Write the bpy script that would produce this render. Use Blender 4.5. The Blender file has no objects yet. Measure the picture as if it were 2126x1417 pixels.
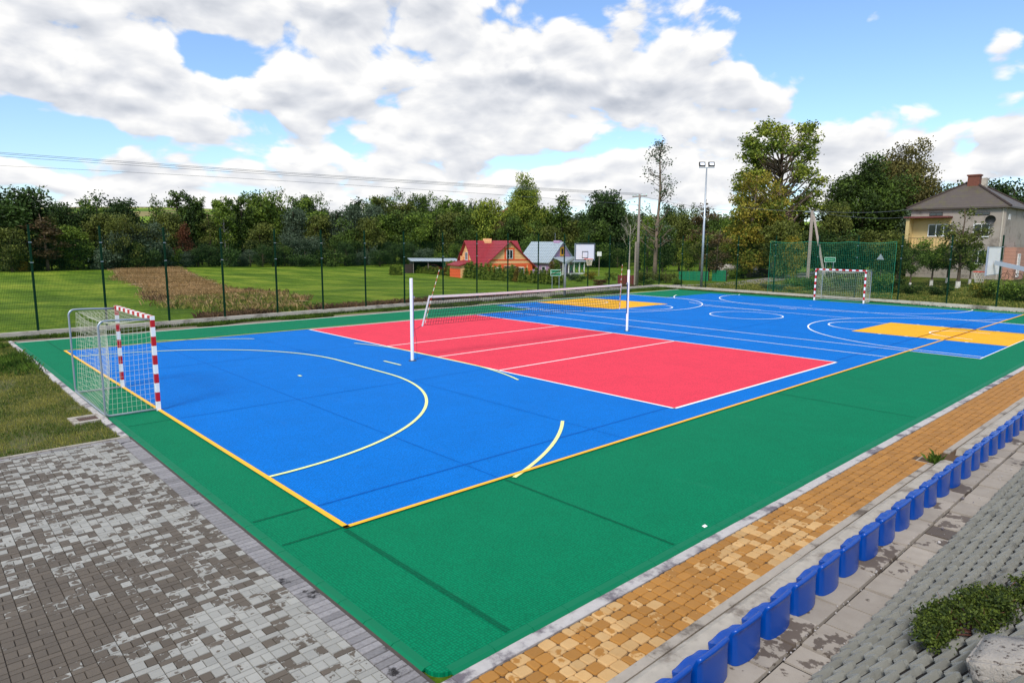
import bpy, math, random
import numpy as np
from mathutils import Vector, Matrix

S = bpy.context.scene
COL = S.collection
R = math.radians

# ------------------------------------------------------------------ camera
CAM_POS = Vector((-12.76, -8.34, 3.738))
YAW, PITCH, ROLL, FPX = R(47.1755), R(-8.4763), R(0.3471), 1391.84
CX, CY = 1063.0, 708.5
_d = Vector((math.cos(YAW)*math.cos(PITCH), math.sin(YAW)*math.cos(PITCH), math.sin(PITCH)))
_r = _d.cross(Vector((0, 0, 1))).normalized()
_u = _r.cross(_d)
CR = _r*math.cos(ROLL) + _u*math.sin(ROLL)
CU = -_r*math.sin(ROLL) + _u*math.cos(ROLL)
cam = bpy.data.cameras.new('camera')
cam.sensor_width = 36.0
cam.lens = FPX/2126*36
cam.clip_start = 0.05
cam.clip_end = 6000
camo = bpy.data.objects.new('camera', cam)
M = Matrix((CR, CU, -_d)).transposed().to_4x4()
M.translation = CAM_POS
camo.matrix_world = M
COL.objects.link(camo)
S.camera = camo

# ------------------------------------------------------------------ exposure
S.view_settings.view_transform = 'Standard'
S.view_settings.look = 'None'
S.view_settings.exposure = 0.36
S.view_settings.gamma = 1.0
SUN_EL, SUN_AZ = R(44), R(206)      # direction towards the sun
sun = bpy.data.lights.new('sun', 'SUN')
sun.energy = 2.3
sun.angle = R(16)
sun.color = (1.0, 0.95, 0.87)
suno = bpy.data.objects.new('sun', sun)
sd = Vector((math.cos(SUN_AZ)*math.cos(SUN_EL), math.sin(SUN_AZ)*math.cos(SUN_EL), math.sin(SUN_EL)))
suno.rotation_euler = sd.to_track_quat('Z', 'Y').to_euler()
suno.location = (0, 0, 60)
COL.objects.link(suno)


class NT:
    """small helper around a node tree"""
    def __init__(s, tree):
        s.t = tree
        s.n = tree.nodes
        s.l = tree.links

    def new(s, typ, **kw):
        n = s.n.new(typ)
        for k, v in kw.items():
            setattr(n, k, v)
        return n

    def put(s, sock, v):
        if v is None:
            return
        if hasattr(v, 'is_output') or hasattr(v, 'links'):
            s.l.new(v, sock)
        else:
            if hasattr(sock.default_value, '__len__') and not hasattr(v, '__len__'):
                v = [v]*len(sock.default_value)
            elif hasattr(sock.default_value, '__len__') and len(sock.default_value) == 4 and len(v) == 3:
                v = (*v, 1)
            sock.default_value = v

    def m(s, op, a, b=None, c=None, clamp=False):
        n = s.new('ShaderNodeMath', operation=op, use_clamp=clamp)
        s.put(n.inputs[0], a)
        s.put(n.inputs[1], b)
        s.put(n.inputs[2], c)
        return n.outputs[0]

    def vm(s, op, a, b=None):
        n = s.new('ShaderNodeVectorMath', operation=op)
        s.put(n.inputs[0], a)
        s.put(n.inputs[1], b)
        return n.outputs[0]

    def sstep(s, x, lo, hi, to0=0.0, to1=1.0):
        n = s.new('ShaderNodeMapRange', interpolation_type='SMOOTHSTEP')
        s.put(n.inputs[0], x)
        s.put(n.inputs[1], lo)
        s.put(n.inputs[2], hi)
        s.put(n.inputs[3], to0)
        s.put(n.inputs[4], to1)
        return n.outputs[0]

    def noise(s, vec, scale, detail=4, rough=0.55, dist=0.0, lac=2.0):
        n = s.new('ShaderNodeTexNoise')
        if vec is not None:
            s.put(n.inputs['Vector'], vec)
        n.inputs['Scale'].default_value = scale
        n.inputs['Detail'].default_value = detail
        n.inputs['Roughness'].default_value = rough
        n.inputs['Distortion'].default_value = dist
        n.inputs['Lacunarity'].default_value = lac
        return n.outputs[0]

    def voro(s, vec, scale, feature='F1', out='Distance', rnd=1.0):
        n = s.new('ShaderNodeTexVoronoi', feature=feature)
        if vec is not None:
            s.put(n.inputs['Vector'], vec)
        n.inputs['Scale'].default_value = scale
        n.inputs['Randomness'].default_value = rnd
        return n.outputs[out]

    def mix(s, f, a, b, blend='MIX'):
        n = s.new('ShaderNodeMix', data_type='RGBA', blend_type=blend)
        s.put(n.inputs[0], f)
        s.put(n.inputs[6], a)
        s.put(n.inputs[7], b)
        return n.outputs[2]

    def comb(s, x, y, z):
        n = s.new('ShaderNodeCombineXYZ')
        s.put(n.inputs[0], x)
        s.put(n.inputs[1], y)
        s.put(n.inputs[2], z)
        return n.outputs[0]

    def sep(s, v):
        n = s.new('ShaderNodeSeparateXYZ')
        s.put(n.inputs[0], v)
        return n.outputs

    def mapping(s, vec, scale=(1, 1, 1), rot=(0, 0, 0), loc=(0, 0, 0)):
        n = s.new('ShaderNodeMapping')
        s.put(n.inputs[0], vec)
        n.inputs[1].default_value = loc
        n.inputs[2].default_value = rot
        n.inputs[3].default_value = scale
        return n.outputs[0]

    def obj(s):
        return s.new('ShaderNodeTexCoord').outputs['Object']

    def isl(s):
        return s.new('ShaderNodeNewGeometry').outputs['Random Per Island']

    def bump(s, h, strength=0.3, dist=0.01):
        n = s.new('ShaderNodeBump')
        n.inputs['Strength'].default_value = strength
        n.inputs['Distance'].default_value = dist
        s.put(n.inputs['Height'], h)
        return n.outputs[0]


def lin(h):
    """'#rrggbb' display colour to linear"""
    h = h.lstrip('#')
    out = []
    for i in (0, 2, 4):
        c = int(h[i:i+2], 16)/255
        out.append(c/12.92 if c <= 0.04045 else ((c+0.055)/1.055)**2.4)
    return tuple(out)


# ------------------------------------------------------------------ sky
def px_dir(px, py):
    v = _d + CR*((px-CX)/FPX) - CU*((py-CY)/FPX)
    return v.normalized()


def px_azel(px, py):
    v = px_dir(px, py)
    return math.atan2(v.y, v.x), math.asin(v.z)


W = bpy.data.worlds.new('World')
S.world = W
W.use_nodes = True
W.node_tree.nodes.clear()
w = NT(W.node_tree)
gen = w.new('ShaderNodeTexCoord').outputs['Generated']
sx, sy, sz = w.sep(gen)[:3]
az = w.m('ARCTAN2', sy, sx)
el = w.m('ARCSINE', sz)
uu = w.m('SUBTRACT', YAW, az)                # to the right of the view
ell = w.m('POWER', w.m('ADD', w.m('MAXIMUM', el, 0.0), 0.015), 0.72)
sk = w.new('ShaderNodeTexSky', sky_type='NISHITA')
sk.sun_disc = False
sk.sun_elevation = SUN_EL
sk.sun_rotation = R(90) - SUN_AZ
sk.air_density = 1.0
sk.dust_density = 0.6
sk.ozone_density = 2.2
# blue sky, a little deeper and more saturated than the raw model
skyc = w.mix(1.0, sk.outputs[0], (1.22, 1.36, 1.56), 'MULTIPLY')
P0 = w.comb(w.m('MULTIPLY', uu, 10.0), w.m('MULTIPLY', ell, 16.5), 3.7)
P1 = w.comb(w.m('MULTIPLY', uu, 10.0), w.m('ADD', w.m('MULTIPLY', ell, 16.5), 0.34), 3.7)




def billow(P, det):
    """soft fractal cloud mass with rounded puffs on it"""
    f = w.noise(P, 0.72, det, 0.54, 0.3)
    vn = w.new('ShaderNodeTexVoronoi', feature='F1')
    w.put(vn.inputs['Vector'], P)
    vn.inputs['Scale'].default_value = 1.75
    vn.inputs['Detail'].default_value = 1.0
    vn.inputs['Roughness'].default_value = 0.45
    return w.m('ADD', f, w.m('MULTIPLY', w.m('SUBTRACT', 0.70, vn.outputs['Distance']), 0.24))


n0 = billow(P0, 8)
n1 = billow(P1, 5)
LOBES = [(110, 90, 330, 130, .30), (480, 20, 300, 60, .18), (300, 190, 220, 50, .16), (900, 90, 380, 150, .20), (1420, 190, 190, 130, .22),
         (1570, 250, 120, 90, .17), (1200, 200, 320, 120, .16), (760, 240, 330, 50, .13), (330, 262, 150, 40, .13),
         (1800, 315, 170, 55, .30), (2110, 290, 55, 55, .36), (2090, 100, 70, 50, .32), (1890, 220, 60, 30, .26), (180, 370, 280, 36, .18),
         (700, 350, 500, 40, .12), (1250, 340, 400, 50, .10), (1000, 440, 2200, 50, .10), (1330, 15, 110, 28, .12),
         (440, 112, 70, 40, -.46), (140, 280, 210, 34, -.42), (330, 215, 130, 20, -.24), (1760, 110, 300, 110, -.20), (1870, 60, 60, 80, .04),
         (1960, 210, 150, 80, -.20), (1230, 15, 110, 34, -.26), (520, 245, 100, 22, -.22), (1600, 80, 140, 60, -.12),
         (2060, 20, 120, 60, -.2), (1290, 300, 70, 24, -.22), (650, 345, 80, 14, -.16), (730, 190, 60, 22, -.2),
         (1010, 330, 120, 14, -.14), (40, 225, 90, 22, -.16)]
lob = None
for (px, py, a, b, amp) in LOBES:
    z0, e0 = px_azel(px, py)
    du = w.m('MULTIPLY', w.m('SUBTRACT', uu, YAW-z0), FPX/a*0.9)
    dv = w.m('MULTIPLY', w.m('SUBTRACT', el, e0), FPX/b*0.9)
    g = w.m('EXPONENT', w.m('MULTIPLY', w.m('ADD', w.m('MULTIPLY', du, du), w.m('MULTIPLY', dv, dv)), -1.0))
    t = w.m('MULTIPLY', g, amp)
    lob = t if lob is None else w.m('ADD', lob, t)
cov = w.m('ADD', w.m('MULTIPLY_ADD', w.m('SUBTRACT', n0, 0.5), 1.35, 0.5), lob)
cov = w.m('ADD', cov, w.sstep(el, 0.36, 0.60, 0.0, 0.12))  # unseen cloud added overhead to make the ambient light less blue
cmask = w.sstep(cov, 0.51, 0.66)
light = w.m('ADD', 0.62, w.m('MULTIPLY', w.m('SUBTRACT', n0, n1), 2.1))
thick = w.sstep(cov, 0.66, 0.98)
light = w.m('SUBTRACT', light, w.m('MULTIPLY', thick, 0.26), clamp=True)
ramp = w.new('ShaderNodeValToRGB')
w.l.new(light, ramp.inputs[0])
e = ramp.color_ramp.elements
e[0].position, e[0].color = 0.0, (4.1, 4.4, 5.0, 1)
e[1].position, e[1].color = 0.85, (8.6, 8.5, 8.3, 1)
mid = e.new(0.42)
mid.color = (6.2, 6.35, 6.7, 1)
cloudc = ramp.outputs[0]
skyf = w.mix(cmask, skyc, cloudc)
bg = w.new('ShaderNodeBackground')
w.l.new(skyf, bg.inputs[0])
bg.inputs[1].default_value = 0.1
wo = w.new('ShaderNodeOutputWorld')
w.l.new(bg.outputs[0], wo.inputs[0])

# ------------------------------------------------------------------ mesh helpers


class MB:
    def __init__(s):
        s.v, s.f, s.mi, s.uv = [], [], [], {}

    def add(s, vs, fs, mi=0):
        o = len(s.v)
        s.v.extend([tuple(p) for p in vs])
        for f in fs:
            s.f.append(tuple(i+o for i in f))
            s.mi.append(mi)
        return s

    def box(s, x0, x1, y0, y1, z0, z1, mi=0):
        return s.add([(x0, y0, z0), (x1, y0, z0), (x1, y1, z0), (x0, y1, z0),
                      (x0, y0, z1), (x1, y0, z1), (x1, y1, z1), (x0, y1, z1)],
                     [(3, 2, 1, 0), (4, 5, 6, 7), (0, 1, 5, 4), (1, 2, 6, 5), (2, 3, 7, 6), (3, 0, 4, 7)], mi)

    def bar(s, p, q, wd, ht=None, up=(0, 0, 1), mi=0, caps=True):
        p, q = Vector(p), Vector(q)
        ht = wd if ht is None else ht
        t = (q-p).normalized()
        up = Vector(up)
        if abs(t.dot(up)) > 0.98:
            up = Vector((1, 0, 0))
        a = t.cross(up).normalized()*wd/2
        b = a.cross(t).normalized()*ht/2
        vs = [p-a-b, p+a-b, p+a+b, p-a+b, q-a-b, q+a-b, q+a+b, q-a+b]
        fs = [(0, 1, 5, 4), (1, 2, 6, 5), (2, 3, 7, 6), (3, 0, 4, 7)]
        if caps:
            fs += [(3, 2, 1, 0), (4, 5, 6, 7)]
        return s.add(vs, fs, mi)

    def tube(s, pts, rad, n=6, mi=0, cap=True):
        pts = [Vector(p) for p in pts]
        if not hasattr(rad, '__len__'):
            rad = [rad]*len(pts)
        vs, fs = [], []
        prev = None
        for i, p in enumerate(pts):
            t = (pts[min(i+1, len(pts)-1)]-pts[max(i-1, 0)]).normalized()
            if prev is None:
                ref = Vector((0, 0, 1)) if abs(t.z) < 0.9 else Vector((1, 0, 0))
                a = t.cross(ref).normalized()
            else:
                a = (prev - t*prev.dot(t)).normalized()
            prev = a
            b = t.cross(a)
            for k in range(n):
                th = 2*math.pi*k/n
                vs.append(p+(a*math.cos(th)+b*math.sin(th))*rad[i])
        for i in range(len(pts)-1):
            for k in range(n):
                k2 = (k+1) % n
                fs.append((i*n+k, i*n+k2, (i+1)*n+k2, (i+1)*n+k))
        if cap:
            fs.append(tuple(range(n))[::-1])
            fs.append(tuple(range((len(pts)-1)*n, len(pts)*n)))
        return s.add(vs, fs, mi)

    def lathe(s, prof, c=(0, 0, 0), n=12, mi=0):
        vs, fs = [], []
        for r_, z in prof:
            for k in range(n):
                th = 2*math.pi*k/n
                vs.append((c[0]+r_*math.cos(th), c[1]+r_*math.sin(th), c[2]+z))
        for i in range(len(prof)-1):
            for k in range(n):
                k2 = (k+1) % n
                fs.append((i*n+k, i*n+k2, (i+1)*n+k2, (i+1)*n+k))
        fs.append(tuple(range(n))[::-1])
        fs.append(tuple(range((len(prof)-1)*n, len(prof)*n)))
        return s.add(vs, fs, mi)

    def poly(s, pts, mi=0):
        return s.add(pts, [tuple(range(len(pts)))], mi)

    def prism(s, pts, ext, mi=0):
        n = len(pts)
        e = Vector(ext)
        a = [Vector(p) for p in pts]
        b = [p+e for p in a]
        fs = [tuple(range(n))[::-1], tuple(range(n, 2*n))]
        fs += [(i, (i+1) % n, (i+1) % n+n, i+n) for i in range(n)]
        return s.add(a+b, fs, mi)

    def build(s, name, mat, parent=None, smooth=False, loc=None):
        me = bpy.data.meshes.new(name)
        me.from_pydata(s.v, [], s.f)
        mats = mat if isinstance(mat, (list, tuple)) else [mat]
        for m_ in mats:
            me.materials.append(m_)
        if len(mats) > 1:
            me.polygons.foreach_set('material_index', s.mi)
        if smooth:
            me.polygons.foreach_set('use_smooth', [True]*len(me.polygons))
        me.update()
        o = bpy.data.objects.new(name, me)
        if parent is not None:
            o.parent = parent
        if loc is not None:
            o.location = loc
        COL.objects.link(o)
        return o


def fastmesh(name, verts, faces, mat, uv=None, smooth=False):
    """verts (n,3); faces (m,k) all the same size"""
    verts = np.asarray(verts, np.float32)
    faces = np.asarray(faces, np.int32)
    m_, k = faces.shape
    me = bpy.data.meshes.new(name)
    me.vertices.add(len(verts))
    me.vertices.foreach_set('co', verts.ravel())
    me.loops.add(m_*k)
    me.loops.foreach_set('vertex_index', faces.ravel())
    me.polygons.add(m_)
    me.polygons.foreach_set('loop_start', np.arange(0, m_*k, k, dtype=np.int32))
    me.polygons.foreach_set('loop_total', np.full(m_, k, np.int32))
    if smooth:
        me.polygons.foreach_set('use_smooth', np.ones(m_, bool))
    if uv is not None:
        l_ = me.uv_layers.new(name='UVMap')
        l_.data.foreach_set('uv', np.asarray(uv, np.float32).ravel())
    me.materials.append(mat)
    me.update(calc_edges=True)
    me.validate()
    return me


def link(name, me, parent=None, loc=None):
    o = bpy.data.objects.new(name, me)
    if parent is not None:
        o.parent = parent
    if loc is not None:
        o.location = loc
    COL.objects.link(o)
    return o


def tag(o, label=None, cat=None, group=None, kind=None):
    if label:
        o['label'] = label
    if cat:
        o['category'] = cat
    if group:
        o['group'] = group
    if kind:
        o['kind'] = kind
    return o


def thing(name, label, cat, loc=(0, 0, 0), rz=0.0, group=None):
    o = bpy.data.objects.new(name, None)
    o.empty_display_size = 0.2
    o.location = loc
    o.rotation_euler = (0, 0, rz)
    COL.objects.link(o)
    return tag(o, label, cat, group)


def dup(root, loc=None, rz=None, label=None, group=None):
    r = root.copy()
    COL.objects.link(r)
    if loc is not None:
        r.location = loc
    if rz is not None:
        r.rotation_euler = (0, 0, rz)
    if label:
        r['label'] = label
    if group:
        r['group'] = group
    for ch in list(root.children):
        c = ch.copy()
        COL.objects.link(c)
        c.parent = r
        for g in ch.children:
            d2 = g.copy()
            COL.objects.link(d2)
            d2.parent = c
    return r


ORD = ['first', 'second', 'third', 'fourth', 'fifth', 'sixth', 'seventh', 'eighth', 'ninth', 'tenth', 'eleventh',
       'twelfth', 'thirteenth', 'fourteenth', 'fifteenth', 'sixteenth', 'seventeenth', 'eighteenth', 'nineteenth',
       'twentieth', 'twenty-first', 'twenty-second', 'twenty-third', 'twenty-fourth', 'twenty-fifth', 'twenty-sixth',
       'twenty-seventh', 'twenty-eighth', 'twenty-ninth', 'thirtieth', 'thirty-first', 'thirty-second',
       'thirty-third', 'thirty-fourth', 'thirty-fifth', 'thirty-sixth', 'thirty-seventh', 'thirty-eighth',
       'thirty-ninth', 'fortieth', 'forty-first', 'forty-second', 'forty-third', 'forty-fourth', 'forty-fifth']


def sst(a, b, x):
    t = min(1.0, max(0.0, (x-a)/(b-a)))
    return t*t*(3-2*t)


def vnoise(x, y, seed=0):
    """cheap smooth 2-D noise, -1..1"""
    s = 0.0
    for k, (a, b, c) in enumerate(((1.0, 0.37, 1.3), (-0.61, 1.17, 4.1), (0.83, -0.94, 2.2))):
        s += math.sin(x*a + y*b + c + seed*1.7 + k) * math.cos(x*b*0.7 - y*a*0.9 + c*2 + seed)
    return s/3


def G(x, y):
    """height of the ground outside the court"""
    d = max(0.0, y-25.0)
    z = -1.8*sst(0, 50, d)*(1-0.65*sst(45, 80, x)*(1-sst(30, 60, y)))
    z += 0.45*sst(40, 60, x)*(1-sst(18, 34, y))
    r = math.hypot(x-CAM_POS.x, y-CAM_POS.y)
    if r > 185:
        hh = 22.8 + 3.5*math.sin(math.atan2(y, x)*5+1) + 2*math.sin(math.atan2(y, x)*11)
        z += hh*sst(185, 560, r)
    if r > 30:
        z += 0.12*vnoise(x*0.09, y*0.09)*sst(30, 60, r)
    return z


def at(px, py, dist):
    """point seen at a photo pixel at a horizontal distance"""
    v = px_dir(px, py)
    return CAM_POS + v*(dist/math.hypot(v.x, v.y))


def on_ground(px, dist):
    p = at(px, 501, dist)
    return Vector((p.x, p.y, G(p.x, p.y)))


def hit(px, py, z=0.0):
    v = px_dir(px, py)
    return CAM_POS + v*((z-CAM_POS.z)/v.z)


def hit_ground(px, py):
    v = px_dir(px, py)
    t = 2.0
    while t < 600:
        p = CAM_POS + v*t
        if p.z <= G(p.x, p.y):
            return Vector((p.x, p.y, G(p.x, p.y)))
        t += 0.4
    return CAM_POS + v*600

# ------------------------------------------------------------------ materials


def newmat(name):
    m_ = bpy.data.materials.new(name)
    m_.use_nodes = True
    m_.node_tree.nodes.clear()
    n = NT(m_.node_tree)
    p = n.new('ShaderNodeBsdfPrincipled')
    o = n.new('ShaderNodeOutputMaterial')
    n.l.new(p.outputs[0], o.inputs[0])
    return m_, n, p, o


def basic(name, col, rough=0.6, var=0.18, vscale=6.0, bump=0.0, bscale=60.0, metal=0.0, spec=0.5, isl=0.0,
          stain=None, stain_scale=2.0, stain_lo=0.5, stain_hi=0.7, coat=0.0):
    m_, n, p, o = newmat(name)
    if isinstance(col, str):
        col = lin(col)
    v = n.obj()
    ns = n.noise(v, vscale, 6, 0.6)
    f = n.m('ADD', 1.0-var, n.m('MULTIPLY', ns, 2*var))
    if isl:
        f = n.m('MULTIPLY', f, n.m('ADD', 1.0-isl/2, n.m('MULTIPLY', n.isl(), isl)))
    c = n.mix(1.0, (*col, 1), n.comb(f, f, f), 'MULTIPLY')
    if stain is not None:
        if isinstance(stain, str):
            stain = lin(stain)
        sm = n.sstep(n.noise(n.vm('ADD', v, (3.3, 7.7, 1.1)), stain_scale, 8, 0.68), stain_lo, stain_hi)
        c = n.mix(sm, c, (*stain, 1))
    n.put(p.inputs['Base Color'], c)
    p.inputs['Roughness'].default_value = rough
    p.inputs['Metallic'].default_value = metal
    p.inputs['Specular IOR Level'].default_value = spec
    p.inputs['Coat Weight'].default_value = coat
    if bump:
        n.put(p.inputs['Normal'], n.bump(n.noise(v, bscale, 5, 0.6), bump, 0.02))
    return m_


def court_mat(name, col, hi=1.16, lo=0.76):
    """interlocking open-lattice sport tile"""
    m_, n, p, o = newmat(name)
    col = lin(col)
    v = n.obj()
    g1 = n.voro(n.mapping(v, (31, 31, 0.01)), 1.0, 'F1', 'Distance', 0.35)
    g2 = n.noise(v, 70, 2, 0.5)
    g = n.sstep(n.m('ADD', g1, n.m('MULTIPLY', g2, 0.3)), 0.35, 0.75, hi, lo)
    big = n.noise(v, 0.55, 5, 0.6)
    g = n.m('MULTIPLY', g, n.m('ADD', 0.90, n.m('MULTIPLY', big, 0.2)))
    # tiles of 30 cm differ very slightly
    tile = n.voro(n.mapping(v, (3.33, 3.33, 0.01)), 1.0, 'F1', 'Color', 0.0)
    tv = n.sep(tile)[0]
    g = n.m('MULTIPLY', g, n.m('ADD', 0.975, n.m('MULTIPLY', tv, 0.05)))
    c = n.mix(1.0, (*col, 1), n.comb(g, g, g), 'MULTIPLY')
    # pale dusty scuffs
    sc = n.noise(n.mapping(v, (1.0, 0.35, 1), (0, 0, 0.6)), 2.1, 8, 0.7)
    sc = n.m('MULTIPLY', n.sstep(sc, 0.58, 0.82), 0.16)
    sp = n.m('MULTIPLY', n.sstep(n.noise(v, 9, 6, 0.75), 0.68, 0.78), 0.22)
    c = n.mix(n.m('MULTIPLY', n.m('MAXIMUM', sc, sp), 0.38), c, n.mix(0.5, c, (0.5, 0.55, 0.55, 1)))
    n.put(p.inputs['Base Color'], c)
    p.inputs['Roughness'].default_value = 0.7
    p.inputs['Specular IOR Level'].default_value = 0.08
    n.put(p.inputs['Normal'], n.bump(g1, 0.3, 0.004))
    return m_


def line_mat(name, col):
    m_, n, p, o = newmat(name)
    v = n.obj()
    g1 = n.voro(n.mapping(v, (31, 31, 0.01)), 1.0, 'F1', 'Distance', 0.25)
    g = n.sstep(g1, 0.3, 0.8, 1.05, 0.92)
    wear = n.m('MULTIPLY', n.sstep(n.noise(v, 3, 6, 0.7), 0.55, 0.8), 0.14)
    g = n.m('SUBTRACT', g, wear)
    n.put(p.inputs['Base Color'], n.mix(1.0, (*lin(col), 1), n.comb(g, g, g), 'MULTIPLY'))
    p.inputs['Roughness'].default_value = 0.6
    return m_


def paver_mat(name, dry, dry2, wet, thr, low_scale, low_amp, isl_amp, edge_amp, fine_scale, zones=(), xw=None):
    """stones that dry out in patches: wet dark heart, dry pale rim"""
    m_, n, p, o = newmat(name)
    v = n.obj()
    uv = n.new('ShaderNodeTexCoord').outputs['UV']
    u_, v_ = n.sep(uv)[:2]
    e_ = n.m('MINIMUM', n.m('MINIMUM', u_, n.m('SUBTRACT', 1.0, u_)), n.m('MINIMUM', v_, n.m('SUBTRACT', 1.0, v_)))
    e_ = n.m('MINIMUM', e_, 0.3)
    low = n.noise(v, low_scale, 3, 0.55)
    fine = n.noise(v, fine_scale, 5, 0.62)
    isl = n.isl()
    s = n.m('MULTIPLY', n.m('SUBTRACT', low, 0.5), low_amp)
    s = n.m('ADD', s, n.m('MULTIPLY', n.m('SUBTRACT', isl, 0.5), isl_amp))
    s = n.m('ADD', s, n.m('MULTIPLY', n.m('SUBTRACT', e_, 0.17), edge_amp))
    s = n.m('ADD', s, n.m('MULTIPLY', n.m('SUBTRACT', fine, 0.5), 1.5))
    xx, yy = n.sep(v)[:2]
    for (zx, zy, zr, za) in zones:          # damp hollows that dry last
        dx = n.m('SUBTRACT', xx, zx)
        dy = n.m('SUBTRACT', yy, zy)
        dd = n.m('ADD', n.m('MULTIPLY', dx, dx), n.m('MULTIPLY', dy, dy))
        s = n.m('ADD', s, n.m('MULTIPLY', n.m('EXPONENT', n.m('MULTIPLY', dd, -1.0/(zr*zr))), za))
    if xw:
        s = n.m('ADD', s, n.sstep(xx, xw[0], xw[1], 0.0, xw[2]))
    mask = n.sstep(s, thr-0.05, thr+0.05)
    gr = n.m('ADD', 0.8, n.m('MULTIPLY', n.noise(v, 220, 3, 0.6), 0.4))
    sh = n.m('ADD', 0.88, n.m('MULTIPLY', n.m('FRACT', n.m('MULTIPLY', isl, 7.31)), 0.24))
    cd = n.mix(n.noise(v, 5, 4), (*lin(dry), 1), (*lin(dry2), 1))
    c = n.mix(mask, cd, (*lin(wet), 1))
    k = n.m('MULTIPLY', gr, sh)
    c = n.mix(1.0, c, n.comb(k, k, k), 'MULTIPLY')
    n.put(p.inputs['Base Color'], c)
    n.put(p.inputs['Roughness'], n.m('SUBTRACT', 0.85, n.m('MULTIPLY', mask, 0.22)))
    p.inputs['Specular IOR Level'].default_value = 0.3
    n.put(p.inputs['Normal'], n.bump(n.noise(v, 160, 4, 0.6), 0.35, 0.004))
    return m_


def leaf_mat(name, c1, c2, var=0.55, scale=0.35, trans=0.16):
    m_, n, p, o = newmat(name)
    v = n.obj()
    isl = n.isl()
    oi = n.new('ShaderNodeObjectInfo').outputs['Random']
    big = n.noise(n.vm('ADD', v, n.comb(n.m('MULTIPLY', oi, 40.0), 0.0, 0.0)), scale, 3, 0.55)
    f = n.sstep(n.m('ADD', big, n.m('MULTIPLY', n.m('SUBTRACT', isl, 0.5), 0.35)), 0.36, 0.66)
    c = n.mix(f, (*lin(c1), 1), (*lin(c2), 1))
    k = n.m('ADD', 1.0-var/2, n.m('MULTIPLY', n.m('FRACT', n.m('MULTIPLY', isl, 5.77)), var))
    c = n.mix(1.0, c, n.comb(k, k, k), 'MULTIPLY')
    n.put(p.inputs['Base Color'], c)
    p.inputs['Roughness'].default_value = 0.65
    p.inputs['Specular IOR Level'].default_value = 0.25
    tr = n.new('ShaderNodeBsdfTranslucent')
    n.l.new(c, tr.inputs[0])
    mx = n.new('ShaderNodeMixShader')
    mx.inputs[0].default_value = trans
    n.l.new(p.outputs[0], mx.inputs[1])
    n.l.new(tr.outputs[0], mx.inputs[2])
    n.l.new(mx.outputs[0], o.inputs[0])
    return m_


def stripe_mat(name, c1, c2, axis, off, period, rough=0.35, first=0.0):
    """red and white bands along one object axis"""
    m_, n, p, o = newmat(name)
    v = n.obj()
    a = n.sep(v)[axis]
    t = n.m('FRACT', n.m('DIVIDE', n.m('ADD', a, off), period))
    f = n.m('GREATER_THAN', t, 0.5)
    c = n.mix(f, (*lin(c1), 1), (*lin(c2), 1))
    g = n.m('ADD', 0.93, n.m('MULTIPLY', n.noise(v, 14, 5, 0.65), 0.14))
    n.put(p.inputs['Base Color'], n.mix(1.0, c, n.comb(g, g, g), 'MULTIPLY'))
    p.inputs['Roughness'].default_value = rough
    return m_


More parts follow.
